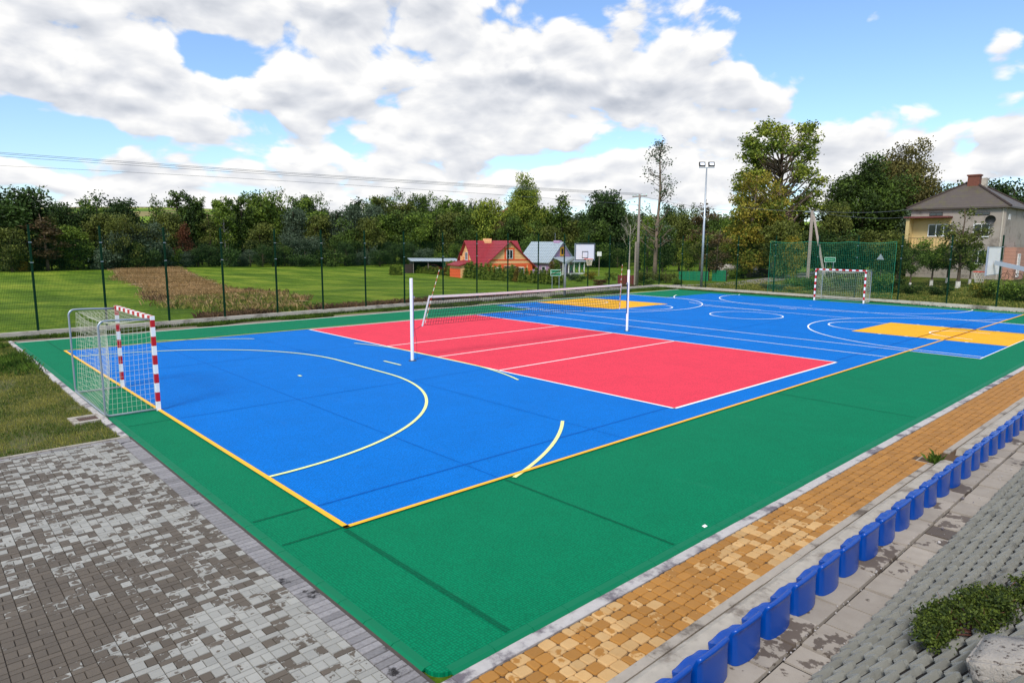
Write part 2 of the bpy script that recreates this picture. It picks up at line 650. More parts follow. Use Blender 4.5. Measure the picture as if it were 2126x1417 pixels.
def ground_mat():
    m_, n, p, o = newmat('field_grass')
    v = n.obj()
    x, y, z = n.sep(v)[:3]
    rr = n.vm('LENGTH', v) if False else n.m('SQRT', n.m('ADD', n.m('MULTIPLY', x, x), n.m('MULTIPLY', y, y)))
    a = n.noise(n.mapping(v, (1, 0.28, 1), (0, 0, R(-42))), 0.22, 6, 0.6)
    b = n.noise(v, 1.6, 6, 0.65)
    c3 = n.noise(n.mapping(v, (1, 0.2, 1), (0, 0, R(-40))), 6, 4, 0.7)
    f = n.m('ADD', n.m('MULTIPLY', a, 0.6), n.m('ADD', n.m('MULTIPLY', b, 0.2), n.m('MULTIPLY', c3, 0.2)))
    rp = n.new('ShaderNodeValToRGB')
    n.l.new(n.sstep(f, 0.3, 0.7), rp.inputs[0])
    el_ = rp.color_ramp.elements
    el_[0].position, el_[0].color = 0.0, (*lin('#3a5411'), 1)
    el_[1].position, el_[1].color = 1.0, (*lin('#93a035'), 1)
    mm = el_.new(0.5)
    mm.color = (*lin('#607c1e'), 1)
    c = rp.outputs[0]
    # rough grass and bare earth on the garden side
    side = n.m('MULTIPLY', n.sstep(x, 33, 37), n.sstep(y, 30, 20))
    rg = n.mix(n.sstep(n.noise(v, 0.5, 6, 0.7), 0.35, 0.7), (*lin('#3d4f16'), 1), (*lin('#7f7a3c'), 1))
    rg = n.mix(n.sstep(b, 0.45, 0.7), rg, (*lin('#4f6a1c'), 1))
    c = n.mix(side, c, rg)
    # gravel / soil apron close round the court
    ap = n.m('MULTIPLY', n.sstep(y, 22.9, 22.6), n.m('MULTIPLY', n.sstep(y, 21.2, 21.4), n.sstep(x, 34, 33)))
    so = n.mix(n.noise(v, 30, 5, 0.7), (*lin('#6e6152'), 1), (*lin('#b3a795'), 1))
    c = n.mix(ap, c, so)
    # parcels of plough land and meadow on the hill behind the wood
    pv = n.voro(n.mapping(v, (0.011, 0.03, 0.0001), (0, 0, R(-45))), 1.0, 'F1', 'Color', 1.0)
    pr = n.new('ShaderNodeValToRGB')
    n.l.new(n.sep(pv)[0], pr.inputs[0])
    pr.color_ramp.interpolation = 'CONSTANT'
    e2 = pr.color_ramp.elements
    e2[0].position, e2[0].color = 0, (*lin('#7d6a4e'), 1)
    e2[1].position, e2[1].color = 0.34, (*lin('#7f9a35'), 1)
    q = e2.new(0.66)
    q.color = (*lin('#55702a'), 1)
    q2 = e2.new(0.84)
    q2.color = (*lin('#94805f'), 1)
    hill = n.mix(0.25, pr.outputs[0], c)
    c = n.mix(n.sstep(rr, 225, 240), c, hill)
    n.put(p.inputs['Base Color'], c)
    p.inputs['Roughness'].default_value = 0.9
    p.inputs['Specular IOR Level'].default_value = 0.1
    n.put(p.inputs['Normal'], n.bump(n.noise(v, 14, 6, 0.7), 0.9, 0.12))
    return m_


M_green = court_mat('court_green', '#007a52')
M_blue = court_mat('court_blue', '#0073cc')
M_red = court_mat('court_red', '#ec4256')
M_yel = court_mat('court_yellow', '#f6b62a')
M_ramp = basic('court_edge_green', '#00724c', 0.6, 0.08, 3, spec=.2)
M_white = line_mat('line_white', '#f8faf6')
M_lime = line_mat('line_pale_yellow', '#eff59a')
M_orange = line_mat('line_yellow', '#fbb91c')
M_sg = court_mat('court_seam_green', '#005f40')
M_sb = court_mat('court_seam_blue', '#005cb2')
M_sr = court_mat('court_seam_brown', '#8a2a1a')
M_conc = basic('concrete', '#a59c90', 0.85, 0.22, 4, 0.4, 90, stain='#5f554b', stain_scale=1.7, stain_lo=0.52, stain_hi=0.66)
M_concl = basic('concrete_pale', '#b2aa9d', 0.85, 0.28, 7, 0.5, 120, stain='#7d7267', stain_scale=3.0, stain_lo=0.46, stain_hi=0.68)
M_slab = None
M_slope = basic('openwork_concrete', '#86867f', 0.9, 0.2, 5, 0.4, 120, isl=0.22, stain='#55544f', stain_scale=2.2, stain_lo=0.55, stain_hi=0.75)
M_earth_shade = basic('earth', '#1d1814', 0.95, 0.4, 9, 0.8, 40)  # earth painted near-black so gaps between the ribs look shaded
M_joint = basic('paver_joint', '#4a443e', 0.95, 0.3, 20)
M_jointy = basic('path_joint', '#57412a', 0.95, 0.3, 20)
M_curb = basic('rough_concrete', '#bdb4a6', 0.9, 0.25, 3, 0.5, 60, stain='#6d6459', stain_scale=0.9, stain_lo=0.5, stain_hi=0.7)
M_dirtyw = basic('weathered_edging', '#b9b4b0', 0.85, 0.25, 9, 0.4, 90, stain='#6b6469', stain_scale=1.4, stain_lo=0.48, stain_hi=0.6)
M_pav = paver_mat('grey_paver', '#a5a39b', '#92918b', '#5f564b', 0.08, 0.7, 1.8, 1.4, 0.8, 15,
                  [(-11.5, -0.5, 0.9, .65), (-12.2, -1.4, 1.0, .7), (-10.6, -0.9, 0.6, .5), (-11.9, 0.3, .5, .3), (-10.2, -2.7, .9, -.35), (-10.9, 2.0, 1.2, .05)])
M_cob = paver_mat('yellow_cobble', '#c9a674', '#b98f58', '#a67434', -0.33, 0.8, 1.0, 1.5, 0.4, 9, [(-6.6, -4.5, .8, .35), (-8.6, -4.6, .7, -.25), (-4.9, -4.7, .9, -.25)], (-4.2, -2.4, 0.8))
M_slab = paver_mat('terrace_slab_concrete', '#aaa195', '#8f8579', '#62574d', 0.30, 3.0, 1.5, 1.2, 0.8, 9)
M_band = basic('dark_band_brick', '#8b8888', 0.8, 0.4, 30, 0.4, 120, isl=0.45, spec=.2, stain='#2f2c2c', stain_scale=3.0, stain_lo=0.58, stain_hi=0.66)
M_seat = basic('seat_blue_plastic', '#00449f', 0.26, 0.1, 3, spec=.4)
M_fpost = basic('fence_green', '#052e1a', 0.7, 0.1, 3, spec=.15)
M_fwire = basic('fence_wire_green', '#0b2c1c', 0.9, 0.1, 3, spec=.05)
M_clip = basic('clip_steel', '#b9c2c4', 0.35, 0.1, 3, metal=0.6)
M_galv = basic('galvanised_steel', '#a9b1b8', 0.38, 0.12, 8, metal=0.55)
M_wpaint = basic('white_paint', '#f4f4f2', 0.35, 0.05, 4)
M_black = basic('black_plastic', '#16181a', 0.5, 0.2, 10)
M_net = basic('white_cord', '#dcd8c0', 0.7, 0.1, 10)
M_netd = basic('dark_cord', '#20262c', 0.7, 0.1, 10)
M_netg = basic('green_cord', '#17906a', 0.7, 0.1, 10)
M_tape = basic('white_tape', '#e9e8e2', 0.6, 0.08, 8)
M_bluep = basic('blue_plastic', '#1f5f9f', 0.4, 0.1, 8)
M_orim = basic('rim_orange', '#e5482a', 0.4, 0.1, 8)
M_wood = basic('weathered_wood', '#8b8077', 0.85, 0.25, 9, 0.5, 60)
M_polec = basic('concrete_pole', '#9c8f84', 0.9, 0.2, 5, 0.4, 60)
M_cable = basic('cable', '#5a6068', 0.6, 0.05, 2)
M_glass = basic('window_glass', '#2c3138', 0.08, 0.3, 2, spec=0.8)
M_signg = basic('sign_green', '#007a4e', 0.4, 0.05, 4)
M_signr = basic('sign_red', '#8e2f24', 0.5, 0.05, 4)
M_signw = basic('sign_white', '#c9ead9', 0.4, 0.03, 4)
M_bark = basic('bark', '#5b4c3e', 0.95, 0.35, 3, 0.6, 20)
M_barkd = basic('bark_dark', '#3a312a', 0.95, 0.35, 3, 0.6, 20)
M_birch = basic('birch_bark', '#b7aca0', 0.9, 0.3, 2, 0.4, 20, stain='#4d443c', stain_scale=2.5, stain_lo=0.58, stain_hi=0.66)
M_poplar = basic('poplar_bark', '#7c6a5a', 0.95, 0.3, 3, 0.6, 20)
M_lime_wash = basic('lime_wash', '#d8d2c6', 0.9, 0.2, 8)
M_road = basic('asphalt_road', '#8d8780', 0.9, 0.2, 2, 0.4, 40)
M_ground = ground_mat()

# ------------------------------------------------------------------ terrain


def warp(t, a, s):
    return s*math.sinh(a*t)/math.sinh(a)


NX = 210
xs = sorted(set([round(20+warp(-1+2*i/NX, 4.6, 1400), 3) for i in range(NX+1)]))
ys = sorted(set([round(35+warp(-1+2*i/NX, 4.6, 1400), 3) for i in range(NX+1)]))
gv, gf = [], []
for yy in ys:
    for xx in xs:
        gv.append((xx, yy, G(xx, yy)-0.03))
nxx = len(xs)
for j in range(len(ys)-1):
    for i in range(nxx-1):
        gf.append((j*nxx+i, j*nxx+i+1, (j+1)*nxx+i+1, (j+1)*nxx+i))
g_o = link('ground', fastmesh('ground', gv, gf, M_ground, smooth=True))
tag(g_o, kind='structure')


def struct(name, mb, mat, smooth=False):
    o = mb.build(name, mat, smooth=smooth)
    return tag(o, kind='structure')


# ------------------------------------------------------------------ court
X0, X1 = -9.62, 33.45


def yb(x):      # far long edge of the tiles runs a little askew
    return 21.32 + (x+9.5)*0.0165


mb = MB()
c0 = []
for k in range(7):
    a = R(180+15*k)
    c0.append((X0+0.16+0.16*math.cos(a), -4.03+0.16+0.16*math.sin(a), 0))
top = c0 + [(X1, -4.03, 0), (X1, yb(X1), 0), (X0, yb(X0), 0)]
mb.prism([(p[0], p[1], -0.10) for p in top], (0, 0, 0.115))
struct('court_green_area', mb, M_green)
# ramped border strip along the two near edges: separate 25 cm pieces
mb = MB()
y = -3.85
while y < 21.2:
    mb.prism([(X0-0.055, y, -0.01), (X0+0.07, y, -0.01), (X0+0.07, y, 0.0185), (X0-0.01, y, 0.0175)], (0, 0.492, 0))
    y += 0.5
x = X0+0.14
while x < X1-0.5:
    mb.prism([(x, -4.085, -0.01), (x, -3.96, -0.01), (x, -3.96, 0.0185), (x, -4.04, 0.0175)][::-1], (0.494, 0, 0))
    x += 0.5
struct('court_edge', mb, M_ramp)


def sheet(z, pts):
    return [(p[0], p[1], z) for p in pts]


HX0, HX1, HY0, HY1 = -8.68, 31.85, -0.76, 18.15
BX0, BX1, BY0, BY1 = 13.25, 26.2, -2.88, 21.2
mb = MB()
mb.poly(sheet(0.019, [(HX0, HY0), (BX0, HY0), (BX0, BY0), (BX1, BY0), (BX1, HY0), (HX1, HY0), (HX1, HY1), (BX1, HY1),
                      (BX1, BY1), (BX0, BY1), (BX0, HY1), (HX0, HY1)]))
struct('court_blue_area', mb, M_blue)
mb = MB()
mb.poly(sheet(0.023, [(0, 0), (9, 0), (9, 18), (0, 18)]))
struct('court_red_area', mb, M_red)
KX0, KX1 = 17.35, 22.15
mb = MB()
mb.poly(sheet(0.023, [(KX0, BY0), (KX1, BY0), (KX1, 2.7), (KX0, 2.7)]))
mb.poly(sheet(0.023, [(KX0-0.5, 15.2), (KX1-0.1, 15.2), (KX1-0.6, BY1), (KX0-0.8, BY1)]))
struct('court_yellow_area', mb, M_yel)


def strip(mb, pts, wd, z, closed=False):
    n = len(pts)
    L, Rr = [], []
    for i, p in enumerate(pts):
        if closed:
            a, b = pts[i-1], pts[(i+1) % n]
        else:
            a, b = pts[max(i-1, 0)], pts[min(i+1, n-1)]
        t = Vector((b[0]-a[0], b[1]-a[1])).normalized()
        nn = Vector((-t.y, t.x))*wd/2
        L.append((p[0]+nn.x, p[1]+nn.y, z))
        Rr.append((p[0]-nn.x, p[1]-nn.y, z))
    fs = [(i, i+1, n+i+1, n+i) for i in range(n-1)]
    if closed:
        fs.append((n-1, 0, n, 2*n-1))
    # faces up
    mb.add(L+Rr, [f[::-1] for f in fs])


def arc(cx, cy, r, a0, a1, n=40):
    return [(cx+r*math.cos(R(a0+(a1-a0)*i/n)), cy+r*math.sin(R(a0+(a1-a0)*i/n))) for i in range(n+1)]


ZW, ZL, ZO = 0.027, 0.031, 0.035
wl = MB()
LW = 0.055
# volleyball
for a, b in [((0, 0), (9, 0)), ((9, 0), (9, 18)), ((9, 18), (0, 18)), ((0, 18), (0, 0))]:
    d = Vector((b[0]-a[0], b[1]-a[1])).normalized()*0.03
    strip(wl, [(a[0]-d.x, a[1]-d.y), (b[0]+d.x, b[1]+d.y)], 0.07, ZW)
for y in (6.0, 9.0, 12.0):
    strip(wl, [(0, y), (9, y)], 0.066, ZW)
# basketball
strip(wl, [(BX0, HY1-0.3), (BX0, BY0), (BX1, BY0), (BX1, BY1), (BX0, BY1), (BX0, HY1-0.3)], 0.07, ZW)
for (cy, sg, r) in ((-1.15, 1, 6.3), (19.3, -1, 6.6)):
    pts = [(20-r, BY0 if sg > 0 else BY1)]+[(20-r*math.cos(R(t*4.5)), cy+sg*r*math.sin(R(t*4.5))) for t in range(41)] + \
          [(20+r, BY0 if sg > 0 else BY1)]
    pts = [(min(max(p[0], 13.75), 26.0), p[1]) for p in pts]
    strip(wl, pts, 0.066, ZW)
strip(wl, arc(19.75, 2.7, 1.8, 0, 180), 0.066, ZW)
strip(wl, arc(19.3, 15.2, 1.8, 180, 360), 0.066, ZW)
strip(wl, [(18.3, -1.5)]+arc(19.75, -0.9, 1.25, 180, 0)+[(21.0, -1.5)], 0.06, ZW)
strip(wl, [(18.0, 20.2)]+arc(19.2, 19.2, 1.25, 180, 360)+[(20.5, 20.2)], 0.06, ZW)
strip(wl, arc(19.75, 8.85, 1.8, 0, 360, 60)[:-1], 0.066, ZW, True)
strip(wl, [(22.7, 13.2), (22.6, 4.7)], 0.06, ZW)
strip(wl, [(11.3, HY0), (11.3, HY1)], 0.06, ZW)
for k, yk in enumerate((-1.6, -0.6, 0.5, 1.5)):
    for xk in (KX0-0.06, KX1+0.06):
        strip(wl, [(xk, yk), (xk, yk+(0.42 if k == 1 else 0.12))], 0.10, ZW)
# handball marks at the far end
strip(wl, [(HX1, 15.9)]+arc(HX1-0.3, 10.3, 6.0, 80, 180, 24)+arc(HX1-0.3, 7.7, 6.0, 180, 280, 24), 0.066, ZL)
strip(wl, arc(HX1, 10.5, 9.0, 112, 130, 8), 0.066, ZL)
strip(wl, arc(HX1, 7.5, 9.0, 230, 247, 8), 0.066, ZL)
strip(wl, arc(HX1, 10.5, 9.0, 150, 180, 8)+[(HX1-9.0, 9.6)], 0.062, ZL)
strip(wl, [(HX1-7, 8.5), (HX1-7, 9.5)], 0.07, ZL)
strip(wl, [(HX1-4, 8.93), (HX1-4, 9.08)], 0.07, ZL)
struct('court_white_lines', wl, M_white)
yl = MB()
strip(yl, [(HX0, 16.5)]+arc(HX0, 10.5, 6.0, 90, 0, 30)+arc(HX0, 7.75, 6.0, 0, -90, 30), 0.07, ZL)
strip(yl, arc(HX0, 7.6, 8.95, -71, -48, 12), 0.07, ZL)
strip(yl, arc(HX0, 7.6, 8.7, -20, 0, 10)+arc(HX0, 10.4, 8.7, 0, 20, 10), 0.062, ZL)
strip(yl, arc(HX0, 10.5, 8.6, 47, 71, 12), 0.062, ZL)
strip(yl, [(HX0+7, 8.55), (HX0+7, 9.5)], 0.07, ZL)
strip(yl, [(HX0+4, 8.93), (HX0+4, 9.1)], 0.07, ZL)
struct('court_pale_yellow_lines', yl, M_lime)
ol = MB()
strip(ol, [(HX0, HY0-0.035), (HX0, HY1)], 0.08, ZO)
strip(ol, [(HX0-0.04, HY0), (HX1, HY0)], 0.075, ZO)
strip(ol, [(HX0, HY1), (BX0-0.1, HY1)], 0.06, ZO)
strip(ol, [(HX1, 9.5), (HX1, HY0)], 0.05, ZO)
struct('court_yellow_lines', ol, M_orange)
# expansion seams
ZS = 0.0245
sgm, sbm, srm = MB(), MB(), MB()
strip(sgm, [(X0+0.1, 0.22), (HX0-0.05, 0.22)], 0.055, 0.0185)
strip(sgm, [(X0+0.1, -0.70), (HX0-0.05, -0.72)], 0.05, 0.0185)
strip(sgm, [(-8.72, HY0-0.06), (-8.70, -3.93)], 0.075, 0.0185)
strip(sgm, [(-5.92, HY0-0.06), (-5.90, -3.93)], 0.05, 0.0185)
strip(sgm, [(X0+0.1, 6.48), (HX0-0.05, 6.48)], 0.035, 0.0185)
strip(sgm, [(X0+0.1, 12.8), (HX0-0.05, 12.8)], 0.03, 0.0185)
strip(sgm, [(-8.75, HY1+0.05), (-8.75, 21.2)], 0.04, 0.0185)
strip(sgm, [(3.3, HY0-0.06), (3.3, -3.93)], 0.03, 0.0185)
for yy, wd in ((0.16, 0.05), (6.45, 0.03), (12.7, 0.03)):
    strip(sbm, [(HX0+0.05, yy), (0-0.04, yy)], wd, 0.0225)
    strip(sbm, [(9.04, yy), (17.3 if yy < 1 else 31.5, yy)], wd, 0.0225)
strip(sbm, [(22.2, 0.16), (31.5, 0.16)], 0.05, 0.0225)
for xx in (-5.95, -2.7, 14.9, 24.4):
    strip(sbm, [(xx, HY0+0.05), (xx, HY1-0.1)], 0.022, 0.0222)
strip(srm, [(KX0, 0.16), (KX1, 0.16)], 0.05, 0.0275)
strip(srm, [(KX0, HY0), (KX1, HY0)], 0.05, 0.0385)
struct('court_green_seams', sgm, M_sg)
struct('court_blue_seams', sbm, M_sb)
struct('court_brown_seams', srm, M_sr)

# ------------------------------------------------------------------ grey paved plaza (near left)
rng = random.Random(5)
PVx1, PVy1 = -9.93, 5.55


def paver_block(V, F, UV, pts, z, inset, dz):
    o = len(V)
    n = len(pts)
    cx = sum(p[0] for p in pts)/n
    cy = sum(p[1] for p in pts)/n
    xs_ = [p[0] for p in pts]
    ys_ = [p[1] for p in pts]
    wx, wy = max(xs_)-min(xs_), max(ys_)-min(ys_)
    x0_, y0_ = min(xs_), min(ys_)
    for p in pts:
        V.append((p[0], p[1], z-dz))
    for p in pts:
        V.append((cx+(p[0]-cx)*(1-2*inset/max(wx, 1e-3)), cy+(p[1]-cy)*(1-2*inset/max(wy, 1e-3)), z))
    fs = [tuple(o+n+i for i in range(n))]
    for i in range(n):
        fs.append((o+i, o+(i+1) % n, o+n+(i+1) % n, o+n+i))
    for f in fs:
        F.append(f)
        for i in f:
            v = V[i]
            UV.append(((v[0]-x0_)/wx, (v[1]-y0_)/wy))


def uvmesh(name, V, F, UV, mat, kind='structure', smooth=False):
    me = bpy.data.meshes.new(name)
    me.from_pydata(V, [], F)
    l_ = me.uv_layers.new(name='UVMap')
    l_.data.foreach_set('uv', np.asarray(UV, np.float32).ravel())
    me.materials.append(mat)
    if smooth:
        me.polygons.foreach_set('use_smooth', [True]*len(me.polygons))
    me.update()
    return tag(link(name, me), kind=kind)


V, F, UV = [], [], []
SW = 0.20
gap = 0.0025
xr = PVx1
while xr > -19.5:
    xl = xr-SW
    y = -10.0 + rng.uniform(0, 0.25)
    while y < PVy1:
        # cross brick, then a pair of squares
        y2 = min(y+0.078, PVy1)
        if y2-y > 0.03:
            z = 0.012+rng.uniform(-.002, .002)
            paver_block(V, F, UV, [(xl+gap, y+gap), (xr-gap, y+gap), (xr-gap, y2-gap), (xl+gap, y2-gap)], z, 0.003, 0.012)
        y = y2
        y2 = min(y+0.130, PVy1)
        if y2-y > 0.03:
            xm = xl+SW/2+rng.choice((0, 0, 0.012, -0.012))
            for a, b in ((xl, xm), (xm, xr)):
                z = 0.012+rng.uniform(-.002, .002)
                paver_block(V, F, UV, [(a+gap, y+gap), (b-gap, y+gap), (b-gap, y2-gap), (a+gap, y2-gap)], z, 0.003, 0.012)
        y = y2
        if rng.random() < 0.06:
            y += 0.0
    xr = xl
uvmesh('pavement', V, F, UV, M_pav)
mb = MB()
mb.box(-19.6, -9.66, -10, 5.72, -0.10, 0.0005)
struct('pavement_bed', mb, M_joint)
V, F, UV = [], [], []
y = -10.0
while y < 5.66:
    z = 0.010+rng.uniform(-.002, .002)
    paver_block(V, F, UV, [(-9.925, y+.004), (-9.70, y+.004), (-9.70, y+.096), (-9.925, y+.096)], z, 0.005, 0.014)
    y += 0.1
x = -9.95
while x > -19.5:
    z = 0.010+rng.uniform(-.002, .002)
    paver_block(V, F, UV, [(x-.2+.004, 5.56), (x-.004, 5.56), (x-.004, 5.655), (x-.2+.004, 5.655)], z, 0.005, 0.014)
    x -= 0.2
uvmesh('pavement_band', V, F, UV, M_band)
mb = MB()
x = -9.72
while x > -19.5:
    mb.box(x-0.995, x, 5.662, 5.722, -0.1, 0.03+rng.uniform(-.004, .004))
    x -= 1.0
struct('lawn_edging', mb, M_concl)

# kerb strip along the left court edge beside the lawn, old and broken
mb = MB()
y = 5.75
while y < 21.6:
    L = rng.uniform(0.5, 1.0)
    dx = rng.uniform(-.03, .02)
    mb.prism([(-9.83+dx, y, -0.1), (-9.685, y, -0.1), (-9.685, y, 0.012), (-9.72, y, 0.035+rng.uniform(0, .02)), (-9.82+dx, y, 0.03)][::-1], (0, L-0.02, 0))
    y += L
struct('court_kerb', mb, M_dirtyw)
# rear edging (pale strip behind the tiles)
mb = MB()
x = X0
while x < X1-0.6:
    y0 = yb(x)+0.02
    mb.prism([(x, y0, -0.1), (x+0.97, y0+0.016, -0.1), (x+0.97, y0+0.11, -0.1), (x, y0+0.095, -0.1)], (0, 0, 0.125+rng.uniform(-.006, .006)))
    x += 0.985
struct('court_rear_edging', mb, basic('edging_white', '#d6d1c6', .85, .15, 6, .3, 90))

# ------------------------------------------------------------------ yellow cobble path and terrace
mb = MB()
x = -11.5
while x < 36:
    mb.box(x, x+0.985, -4.235, -4.095, -0.1, 0.004+rng.uniform(-.004, .004))
    x += 0.99
struct('path_edging_near_court', mb, M_dirtyw)
V, F, UV = [], [], []
rows = 6
PY0, PY1 = -4.245, -5.045
rw = (PY1-PY0)/rows
DRX = 0.30      # drain gap


def cobble(V, F, UV, x0, x1, y0, y1, z):
    o = len(V)
    w_, h_ = x1-x0, y1-y0
    cx, cy = (x0+x1)/2, (y0+y1)/2
    n = 12
    j = [(rng.uniform(-.006, .006), rng.uniform(-.006, .006)) for _ in range(4)]
    for (ins, zz) in ((0.0005, z-0.020), (0.004, z-0.004), (0.013, z)):
        hw, hh = w_/2-ins, h_/2-ins
        rc = min(0.024, hw*0.8, hh*0.8)
        for k in range(n):
            q = k//3
            sx_, sy_ = ((1, 1), (-1, 1), (-1, -1), (1, -1))[q]
            a = R(90*q+45*(k % 3))
            V.append((cx+sx_*(hw-rc)+rc*math.cos(a)+j[q][0], cy+sy_*(hh-rc)+rc*math.sin(a)+j[q][1], zz))
    fs = [tuple(o+2*n+i for i in range(n))]
    for rr_ in range(2):
        for i in range(n):
            i2 = (i+1) % n
            fs.append((o+rr_*n+i, o+rr_*n+i2, o+(rr_+1)*n+i2, o+(rr_+1)*n+i))
    for f in fs:
        F.append(f)
        for i in f:
            v = V[i]
            UV.append(((v[0]-x0)/w_, (v[1]-y0)/h_))


for r_ in range(rows):
    ya, yb_ = PY0+rw*(r_+1), PY0+rw*r_
    x = -11.8+rng.uniform(0, 0.1)
    while x < 35:
        L = rng.choice((0.10, 0.135, 0.17, 0.17))*rng.uniform(0.97, 1.03)
        if not (DRX-0.2 < x+L/2 < DRX+0.2 and r_ >= rows-2):
            cobble(V, F, UV, x+.0025, x+L-.0025, ya+.001, yb_-.001, 0.004+rng.uniform(-.004, .004))
        x += L
uvmesh('path', V, F, UV, M_cob, smooth=False)
mb = MB()
mb.box(-12, 36, -5.5, -4.24, -0.12, -0.012)
struct('path_bed', mb, M_jointy)
# flush edging strip beyond the cobbles
mb = MB()
x = -12.0
while x < 36:
    if not (DRX-0.5 < x < DRX+0.25):
        mb.box(x, x+0.994, -5.15, -5.05, -0.1, 0.012+rng.uniform(-.004, .004))
    x += 1.0
struct('path_edging_terrace', mb, M_conc)
# step: kerb stones with a chamfered front, 0.38 m above the path
ZT = 0.16
mb = MB()
x = -12.0
while x < 36:
    if abs(x+0.5-DRX) > 0.55:
        dz = rng.uniform(-.006, .006)
        dy = rng.uniform(-.006, .006)
        mb.prism([(x, -5.52, -0.1), (x, -5.52, ZT-0.01+dz), (x, -5.325+dy, ZT-0.006+dz), (x, -5.262+dy, ZT-0.035+dz), (x, -5.245+dy, ZT-0.06+dz), (x, -5.225+dy, -0.1)], (0.990, 0, 0))
    x += 1.0
struct('terrace_kerb', mb, M_concl)
V, F, UV = [], [], []
x = -12.1
while x < 36:
    z = ZT-0.004+rng.uniform(-.012, .008)
    paver_block(V, F, UV, [(x+.008, -5.998), (x+.492, -5.998), (x+.492, -5.53), (x+.008, -5.53)], z, 0.006, 0.05)
    x += 0.5
x = -12.35
while x < 36:
    z = ZT-0.02+rng.uniform(-.014, .008)
    L = rng.choice((0.5, 0.5, 0.5, 0.35))
    paver_block(V, F, UV, [(x+.010, -6.36), (x+L-.010, -6.36), (x+L-.010, -6.010), (x+.010, -6.010)], z, 0.008, 0.05)
    x += L
uvmesh('terrace_slabs', V, F, UV, M_slab)
mb = MB()
mb.box(-12.4, 36.2, -6.5, -5.525, -0.1, ZT-0.045)
struct('terrace_bed', mb, M_earth_shade)
# small stones and crumbs lying on the slabs
mb = MB()
for i in range(150):
    x = rng.uniform(-8.6, 6)
    y = rng.choice((rng.uniform(-6.3, -5.97), rng.uniform(-6.03, -5.98)))
    s_ = rng.uniform(.004, .011)*(2.2 if i < 5 else 1)
    mb.lathe([(s_*.6, 0), (s_, s_*.5), (s_*.7, s_*1.1), (s_*.2, s_*1.3)], (x, y, ZT-0.005), 6)
o = mb.build('loose_stones', M_dirtyw, smooth=True)
tag(o, 'small loose stones and crumbs scattered over the concrete slabs behind the seats', 'gravel', kind='stuff')

# ------------------------------------------------------------------ slope of interlocking openwork concrete
SL = math.atan(0.60)
BY, BZ = -6.33, ZT-0.03


def sp(s_, t_, h_=0.0):
    """point on the bank: s along x, t up the slope, h above its surface"""
    return (s_, BY-t_*math.cos(SL)+h_*math.sin(SL), BZ+t_*math.sin(SL)+h_*math.cos(SL))


mb = MB()
T_TOP = 2.55
a0, a1 = sp(-13, -0.1), sp(40, -0.1)
b0, b1 = sp(-13, T_TOP), sp(40, T_TOP)
mb.poly([a0, a1, b1, b0][::-1])
zt = b0[2]
bk = struct('bank', mb, M_earth_shade)
mb = MB()
mb.poly([(-13, b0[1], zt), (40, b0[1], zt), (40, -60, zt), (-13, -60, zt)][::-1])
mb.poly([(-13, b0[1], zt), (-13, -60, zt), (-13, -60, -.1), (-13, b0[1], -.1)])
struct('bank_top', mb, basic('bank_grass', '#56682a', .95, .4, 2.2, .9, 25, stain='#7b7440', stain_scale=1.1, stain_lo=.45, stain_hi=.65))
mb = MB()
PER, ROWH, HB = 0.190, 0.155, 0.060
t_ = 0.05
row = 0


def block(q, h_):
    """one rib of the openwork: outline on the bank, raised to a height"""
    n = len(q)
    b_ = [sp(a, b, 0.0) for a, b in q]
    t4 = [sp(a, b, h_) for a, b in q]
    mb.add(b_+t4, [tuple(range(n, 2*n))]+[(i, (i+1) % n, (i+1) % n+n, i+n) for i in range(n)])


while t_ < T_TOP-0.1:
    s_ = -10.5+(PER*0.5 if row % 2 else 0)+rng.uniform(-.01, .01)
    while s_ < 19:
        jx, jt = rng.uniform(-.004, .004), rng.uniform(-.005, .005)
        hb = HB+rng.uniform(-.008, .008)
        x0, y0 = s_+jx, t_+jt
        # long slanting rib, then the short hexagonal lug that locks into the next row
        block([(x0, y0-.044), (x0+.010, y0-.048), (x0+PER-.004, y0+.026), (x0+PER-.004, y0+.038), (x0+PER-.014, y0+.042), (x0, y0-.028)], hb)
        block([(x0-.018, y0-.036), (x0+.003, y0-.052), (x0+.020, y0-.036), (x0+.020, y0+.038), (x0+.002, y0+.058), (x0-.018, y0+.040)], hb-.008)
        s_ += PER
    t_ += ROWH
    row += 1
struct('bank_paving', mb, M_slope)
# gully gap in the terrace kerb
mb = MB()
mb.box(DRX-0.19, DRX+0.19, -5.25, -4.86, -0.06, -0.03)
mb.box(DRX-0.21, DRX-0.19, -5.25, -4.86, -0.08, 0.004)
mb.box(DRX-0.19, DRX+0.21, -4.88, -4.86, -0.08, 0.003)
struct('drain_channel', mb, M_conc)

# road behind the far fence
mb = MB()
pr = []
for (px, py) in [(1395, 595), (1470, 594), (1540, 589), (1600, 581), (1650, 575), (1700, 566), (1745, 558)]:
    pr.append(hit_ground(px, py))
pts = []
for i in range(len(pr)-1):
    for k in range(6):
        q = pr[i].lerp(pr[i+1], k/6)
        pts.append(q)
L, Rr = [], []
for i, q in enumerate(pts):
    t = (pts[min(i+1, len(pts)-1)]-pts[max(i-1, 0)])
    t.z = 0
    t.normalize()
    nn = Vector((-t.y, t.x, 0))*1.5
    for lst, pp in ((L, q+nn), (Rr, q-nn)):
        lst.append((pp.x, pp.y, G(pp.x, pp.y)+0.05))
n = len(pts)
mb.add(L+Rr, [(i, n+i, n+i+1, i+1) for i in range(n-1)])
struct('road', mb, M_road)

